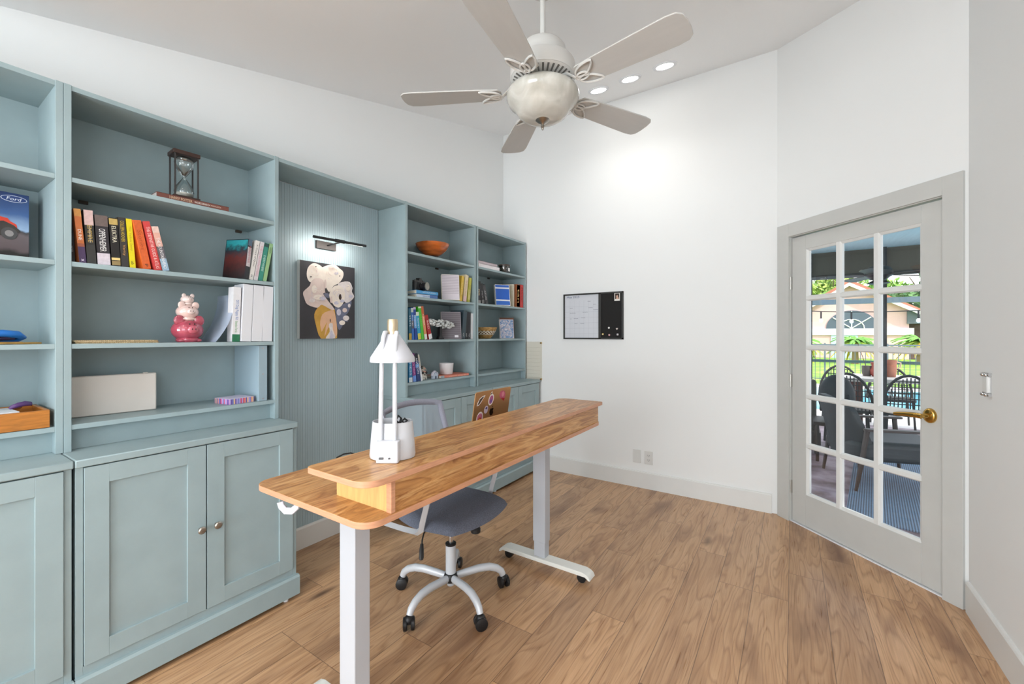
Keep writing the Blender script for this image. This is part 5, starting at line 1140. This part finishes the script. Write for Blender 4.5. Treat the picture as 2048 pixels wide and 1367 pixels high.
bg_ = q.build('backpack', mat((28, 30, 36), .7, noise=.3, nscale=50), loc=(5.95, -.41, GZ+.455), bevel=.005); tag(bg_, 'dark backpack propped above the lounge chair on the patio', 'backpack')
tb_ = q = MB().box(-.22, -.22, .40, .22, .22, .44)
for sx in (-.18, .18):
    for sy in (-.18, .18): q.rod((sx, sy, 0), (sx, sy, .40), .016, 8)
tag(q.build('side_table', LCW, loc=(5.95, -.41, GZ+.012)), 'small dark side table on the patio under the backpack', 'table')
# dining table, chairs, pots
dt = thing('outdoor_dining_table', 'long brown-legged outdoor dining table by the pool', 'table', (7.95, -1.45, GZ))
q = MB(); q.box(-.45, -1.1, .76, .45, .85, .81); q.build('table_top', mat((206, 198, 190), .5), dt, bevel=.004)
for sx in (-.36, .36):
    for sy in (-.95, .68): MB().box(sx-.04, sy-.04, 0, sx+.04, sy+.04, .76).build('leg', mat((92, 52, 44), .6), dt)
WK = mat((52, 50, 50), .7)
dc = thing('wicker_dining_chair', 'dark wicker dining chair in front of the outdoor table, right panes of the door', 'chair', (7.20, -1.20, GZ), R(-90), group='wicker chairs at the outdoor table')
# local: faces +y... back at -y side
q = MB(); ar_ = [(.27*math.cos(a), -.20+.06*math.sin(a), .42+.48*math.sin(a)) for a in [math.pi*k/14 for k in range(15)]]
q.tube([(.27, -.16, .40)]+ar_+[(-.27, -.16, .40)], .017, 8); q.build('back_frame', WK, dc, smooth=60)
q = MB()
for k in range(-6, 7):
    x = k*.038; h_ = .42+.46*math.sqrt(max(0, 1-(x/.265)**2)); q.rod((x, -.19, .42), (x*.95, -.235, h_), .0065, 5)
for k in range(6):
    zz = .48+.07*k; hw = .25*math.sqrt(max(.05, 1-((zz-.42)/.50)**2)); q.rod((-hw, -.20-.05*(zz-.42), zz), (hw, -.20-.05*(zz-.42), zz), .0065, 5)
q.build('woven_back', WK, dc, smooth=0)
q = MB(); q.prism(rrect(-.25, -.20, .25, .25, .06), 'z', .40, .44); q.build('seat', WK, dc, bevel=.005)
for sx in (-.21, .21):
    for sy in (-.17, .20): MB().rod((sx, sy, .40), (sx*1.1, sy*1.1, 0), .014, 8).build('leg', WK, dc)
dup(dc, (7.18, -.60, GZ), R(-94), 'dark wicker dining chair left of the thick post, near the red pots')
dup(dc, (8.72, -1.28, GZ), R(90), 'dark wicker dining chair on the far side of the outdoor table, right panes')
dup(dc, (8.72, -.66, GZ), R(92), 'dark wicker dining chair on the far side of the table, behind the sofa and bag')
def pot(label, x, y, prof, col, grp='clay pots on the outdoor table'):
    t = thing('clay_pot', label, 'pot', (x, y, GZ+.81), group=grp); q = MB(); q.lathe(prof, seg=22); q.build('pot_body', mat(col, .5, noise=.1, nscale=30), t, smooth=60); return t
pt = pot('red-brown rounded clay pot on the outdoor table', 7.95, -1.005, [(.05, .001), (.075, .04), (.08, .09), (.06, .13), (.055, .16), (.07, .20), (.06, .20), (.045, .15), (0, .15)], (150, 66, 52))
pt = pot('brown clay jug with side handles right of the red pot', 8.00, -1.16, [(.06, .001), (.07, .06), (.07, .18), (.075, .24), (.065, .24), (.055, .1), (0, .1)], (150, 96, 76))
q = MB()
for s_ in (-1, 1): q.tube([(0, s_*.07, .21), (0, s_*.11, .20), (0, s_*.11, .14), (0, s_*.07, .12)], .010, 8)
q.build('jug_handle', mat((196, 176, 150), .5), pt)
pot('small dark pot holding a bare twig, left of the red pot', 7.98, -.90, [(.045, .001), (.06, .06), (.06, .15), (.05, .15), (0, .10)], (84, 74, 70))
tag(MB().rod((0, 0, 0), (.02, .10, .36), .004, 6).build('twig', mat((84, 66, 48), .8), loc=(7.98, -.90, GZ+.92)), 'thin bare twig standing in the small dark pot', 'twig')
# pool deck, pool, lawn
struct('pool_deck', MB().prism([(8.6, 6), (15.2, 6), (15.2, -14), (8.6, -14)], 'z', GZ-.3, GZ-.005), mat((222, 216, 214), .6, noise=.04, nscale=3))
m, n, b = nodes_mat('pool_water'); b.inputs['Base Color'].default_value = S(96, 186, 214); b.inputs['Roughness'].default_value = .05
tag(MB().prism(rrect(10.0, -12.0, 14.2, 3.0, .8), 'z', GZ-.04, GZ+.001).build('pool', m), 'turquoise swimming pool beyond the patio furniture', 'pool')
m, n, b = nodes_mat('lawn_grass'); t_ = nd(n, 'ShaderNodeTexCoord'); x_ = nd(n, 'ShaderNodeTexNoise'); x_.inputs['Scale'].default_value = 1.3; x_.inputs['Detail'].default_value = 8; n.links.new(t_.outputs['Object'], x_.inputs['Vector'])
n.links.new(ramp(n, x_.outputs['Fac'], [(.35, S(104, 146, 50)), (.55, S(142, 186, 66)), (.7, S(176, 200, 96))]), b.inputs['Base Color']); b.inputs['Roughness'].default_value = .9
struct('lawn', MB().prism([(15.2, 26), (75, 60), (75, -60), (15.2, -34)], 'z', GZ-.4, GZ-.01), m)
# pool fence
def fence(x, y0, y1, h, n_, lab):
    t = thing('pool_fence', lab, 'fence', (x, (y0+y1)/2, GZ)); FM = mat((104, 116, 120), .5)
    L = (y1-y0)/2
    for zz, r_ in ((h, .02), (.12, .015)): MB().box(-.015, -L, zz-r_, .015, L, zz+r_).build('rail', FM, t, smooth=0)
    for k in range(n_+1):
        y = -L+2*L*k/n_; w_ = .022 if k % 12 == 0 else .008
        MB().box(-w_, y-w_, 0, w_, y+w_, h+(.05 if k % 12 == 0 else 0)).build('picket', FM, t, smooth=0)
fence(15.6, -5.0, .6, 1.12, 48, 'grey metal picket fence between the pool and the lawn')
o = (14.6, -2.2, GZ)
t = thing('cage_rail', 'dark screen-enclosure rail and uprights along the far side of the pool', 'railing', o)
MB().box(14.56, -9, .60, 14.64, 3, .67).build('chair_rail', mat((44, 62, 60), .5), t, off=o)
for yy in (-5.6, -3.0, .2): MB().box(14.57, yy-.03, GZ, 14.63, yy+.03, 3.6).build('upright', mat((110, 118, 124), .5), t, off=o)
MB().box(14.56, -9, 2.18, 14.64, 3, 2.32).build('eave_beam', mat((86, 100, 106), .5), t, off=o)
# string lights
sl_ = thing('string_lights', 'black string of bulbs hanging across the far side of the pool', 'string lights', (11, -1.5, 1.7))
BK_ = mat((24, 24, 26), .6)
pts_ = [(0, -3+.5*k, .10+.018*((k-6.0)**2)/2.0) for k in range(13)]
q = MB(); q.tube(pts_, .010, 5); q.build('cord', BK_, sl_, smooth=60)
for k in range(0, 13, 1):
    p = pts_[k]; q = MB(); q.rod((p[0], p[1], p[2]), (p[0], p[1], p[2]-.15), .016, 6); so_ = q.build('socket', BK_, sl_)
    q = MB(); q.ell((p[0], p[1], p[2]-.19), (.035, .035, .045), 10, 7); q.build('bulb', mat((240, 238, 232), .2), so_)
# neighbour's house
hx = 33.0
o = (hx, -3.2, GZ)
ho = thing('neighbour_house', 'pink stucco house with gabled clay-tile roof beyond the lawn', 'house', o)
PK = mat((226, 186, 186), .8, noise=.03, nscale=2); RF = mat((176, 112, 92), .8, noise=.25, nscale=20, stretch=(1, 6, 1)); WH = mat((236, 236, 238), .6)
ya, yb = -5.8, -.55; ym = -2.86
MB().prism([(ya+.2, GZ), (yb-.2, GZ), (yb-.2, 2.95), (ym, 4.35), (ya+.2, 2.85)], 'x', hx, hx+9).build('gable_wall', PK, ho, off=o, smooth=0)
MB().prism([(yb+.25, 2.78), (ym, 4.50), (ya-.3, 2.62), (ya-.3, 2.80), (ym, 4.72), (yb+.25, 2.98)], 'x', hx-.35, hx+9).build('roof', RF, ho, off=o, smooth=0)
MB().prism([(yb+.25, 2.60), (ym, 4.32), (ya-.3, 2.45), (ya-.3, 2.66), (ym, 4.52), (yb+.25, 2.80)], 'x', hx-.45, hx-.3).build('fascia', WH, ho, off=o, smooth=0)
MB().box(hx-.10, ya, 1.35, hx, yb, 1.75).build('trim_band', WH, ho, off=o)
MB().box(hx-.05, -3.3, GZ, hx, -2.0, 1.35).build('sliding_door', mat((190, 208, 222), .3), ho, off=o)
q = MB(); q.prism([(-3.0+1.25*math.cos(math.pi*k/16), 1.75+1.10*math.sin(math.pi*k/16)) for k in range(17)], 'x', hx-.06, hx); q.build('arched_window', mat((84, 96, 110), .2), ho, off=o)
q = MB()
for a in (40, 90, 140): q.rod((hx-.08, -3.0, 1.76), (hx-.08, -3.0+1.2*math.cos(R(a)), 1.76+1.05*math.sin(R(a))), .03, 6)
q.tube([(hx-.08, -3.0+.6*math.cos(math.pi*k/10), 1.76+.55*math.sin(math.pi*k/10)) for k in range(11)], .03, 6); q.build('window_bars', WH, ho, off=o)
MB().box(hx+.5, -12.5, GZ, hx+6, ya+.2, 2.0).build('side_wing', mat((104, 84, 82), .8), ho, off=o, smooth=0)
MB().prism([(ya+.3, 2.0), (ya+.3, 2.75), (-12.8, 2.1), (-12.8, 2.0)], 'x', hx-.2, hx+6).build('wing_roof', mat((96, 104, 112), .7), ho, off=o, smooth=0)
MB().box(hx-.05, -7.6, GZ, hx+.5, -7.2, 1.9).build('pillar', PK, ho, off=o)
# plants and trees
def leaves(q, n_, c, r, sz, rnd, mi=3, shell=.55):
    for k in range(n_):
        a = rnd.uniform(0, 6.283); u = rnd.uniform(-1, 1); s_ = math.sqrt(1-u*u); rr = rnd.uniform(shell, 1)
        p = Vector((c[0]+r[0]*rr*s_*math.cos(a), c[1]+r[1]*rr*s_*math.sin(a), c[2]+r[2]*rr*u))
        d1 = Vector((rnd.uniform(-1, 1), rnd.uniform(-1, 1), rnd.uniform(-1, 1))).normalized()*sz*rnd.uniform(.6, 1.3); d2 = d1.orthogonal().normalized()*sz*rnd.uniform(.5, 1)
        q.poly([p-d1, p+d2*.6, p+d1, p-d2*.6], rnd.randrange(mi))
def tree(label, x, y, h, r, cols, seed, n_=2400, trunk_h=None, name='garden_tree', sz=.27):
    rnd = random.Random(seed); t = thing(name, label, 'tree', (x, y, GZ-.02), group='trees beyond the pool')
    q = MB()
    for k in range(7):
        a = rnd.uniform(0, 6.28); c = (r*.45*math.cos(a), r*.45*math.sin(a), h-r*.8+rnd.uniform(-.5, .4)*r); rr = r*rnd.uniform(.5, .72)
        leaves(q, n_//7, c, (rr, rr, rr*.8), sz, rnd)
    q.build('crown', [mat(c, .8) for c in cols], t, smooth=0)
    q = MB(); q.tube([(0, 0, 0), (.05, .05, h*.4), (0, .1, h-r*.7)], [.18, .14, .08], 8)
    for k in range(4): a = k*1.6; q.tube([(0, .05, h*.5), (r*.4*math.cos(a), r*.4*math.sin(a), h-r*.5)], [.07, .03], 6)
    q.build('trunk', mat((96, 80, 64), .9), t)
    return t
GR = ((96, 140, 60), (126, 170, 76), (160, 190, 96)); GD = ((62, 98, 60), (84, 120, 72), (104, 144, 86)); GY = ((150, 176, 80), (176, 196, 104), (110, 146, 66))
for a in (('tall light green tree behind the left of the pink house', 46, 1.2, 8.4, 3.0, GY, 1), ('yellow-green tree rising behind the gable of the pink house', 51.5, -3.2, 8.2, 3.0, GY, 2),
          ('mid green tree beyond the left panes of the door', 44, 6.2, 7.0, 2.8, GR, 3), ('dense dark green tree right of the pink house', 49, -9.6, 8.0, 3.2, GD, 4), ('blue-green tree farthest right behind the house wing', 50, -16.4, 8.6, 3.4, GD, 5),
          ('bushy green tree between the gable and the dark tree', 58, -7.0, 7.4, 3.0, GR, 6)):
    tree(*a)
def palm(label, x, y, h, seed, s_=1.0):
    rnd = random.Random(seed); t = thing('palm_shrub', label, 'palm', (x, y, GZ-.02), group='low palms on the lawn'); q = MB()
    for k in range(64):
        a = rnd.uniform(0, 6.28); el_ = rnd.uniform(-.1, 1.25); L = s_*rnd.uniform(1.0, 1.5); P = []
        for j in range(6):
            v = j/5; rr = L*v*math.cos(el_*(1-v*.5)); zz = h+L*(math.sin(el_)*v-.75*v*v); P.append(Vector((rr*math.cos(a), rr*math.sin(a), zz)))
        sd = Vector((-math.sin(a), math.cos(a), 0)); mi = 0 if el_ > .5 else (1 if el_ > .2 else 2)
        for j in range(5):
            w0 = .10*s_*math.sin(math.pi*(j/5*.8+.15)); w1 = .10*s_*math.sin(math.pi*((j+1)/5*.8+.15)); dz = Vector((0, 0, -.05))
            q.poly([P[j], P[j]+sd*w0+dz, P[j+1]+sd*w1+dz, P[j+1]], mi); q.poly([P[j], P[j+1], P[j+1]-sd*w1+dz, P[j]-sd*w0+dz], mi)
    q.build('fronds', [mat((110, 160, 70), .7), mat((150, 176, 70), .7), mat((206, 176, 66), .7)], t, smooth=0)
    q = MB(); q.tube([(0, 0, 0), (.03, 0, h*.5), (0, 0, h)], [.16, .13, .11], 10); q.build('trunk', mat((150, 126, 96), .9), t)
palm('low palm with yellowing lower fronds in front of the pink house', 27.0, -2.6, 1.05, 11, .8)
palm('low palm with golden drooping fronds seen right of the thick post', 27.6, -5.1, 1.10, 12, .85)
palm('palm at the left pane edge beside the pink house', 27.0, -.25, 1.0, 13, .8)
rnd = random.Random(9)
for k, (x, y) in enumerate(((30, -.2), (30.5, 2.0), (31, -7.5), (29.5, -9.5))):
    q = MB(); leaves(q, 500, (0, 0, .35), (.8, 1.0, .5), .12, rnd)
    tag(q.build('hedge_shrub', [mat(c, .8) for c in GR], loc=(x, y, GZ), smooth=0), ('small round shrub at the left foot of the pink house', 'small round shrub left of the house, nearest the frame edge', 'small shrub below the dark house wing', 'outer small shrub by the dark house wing')[k], 'shrub', 'low shrubs by the house')
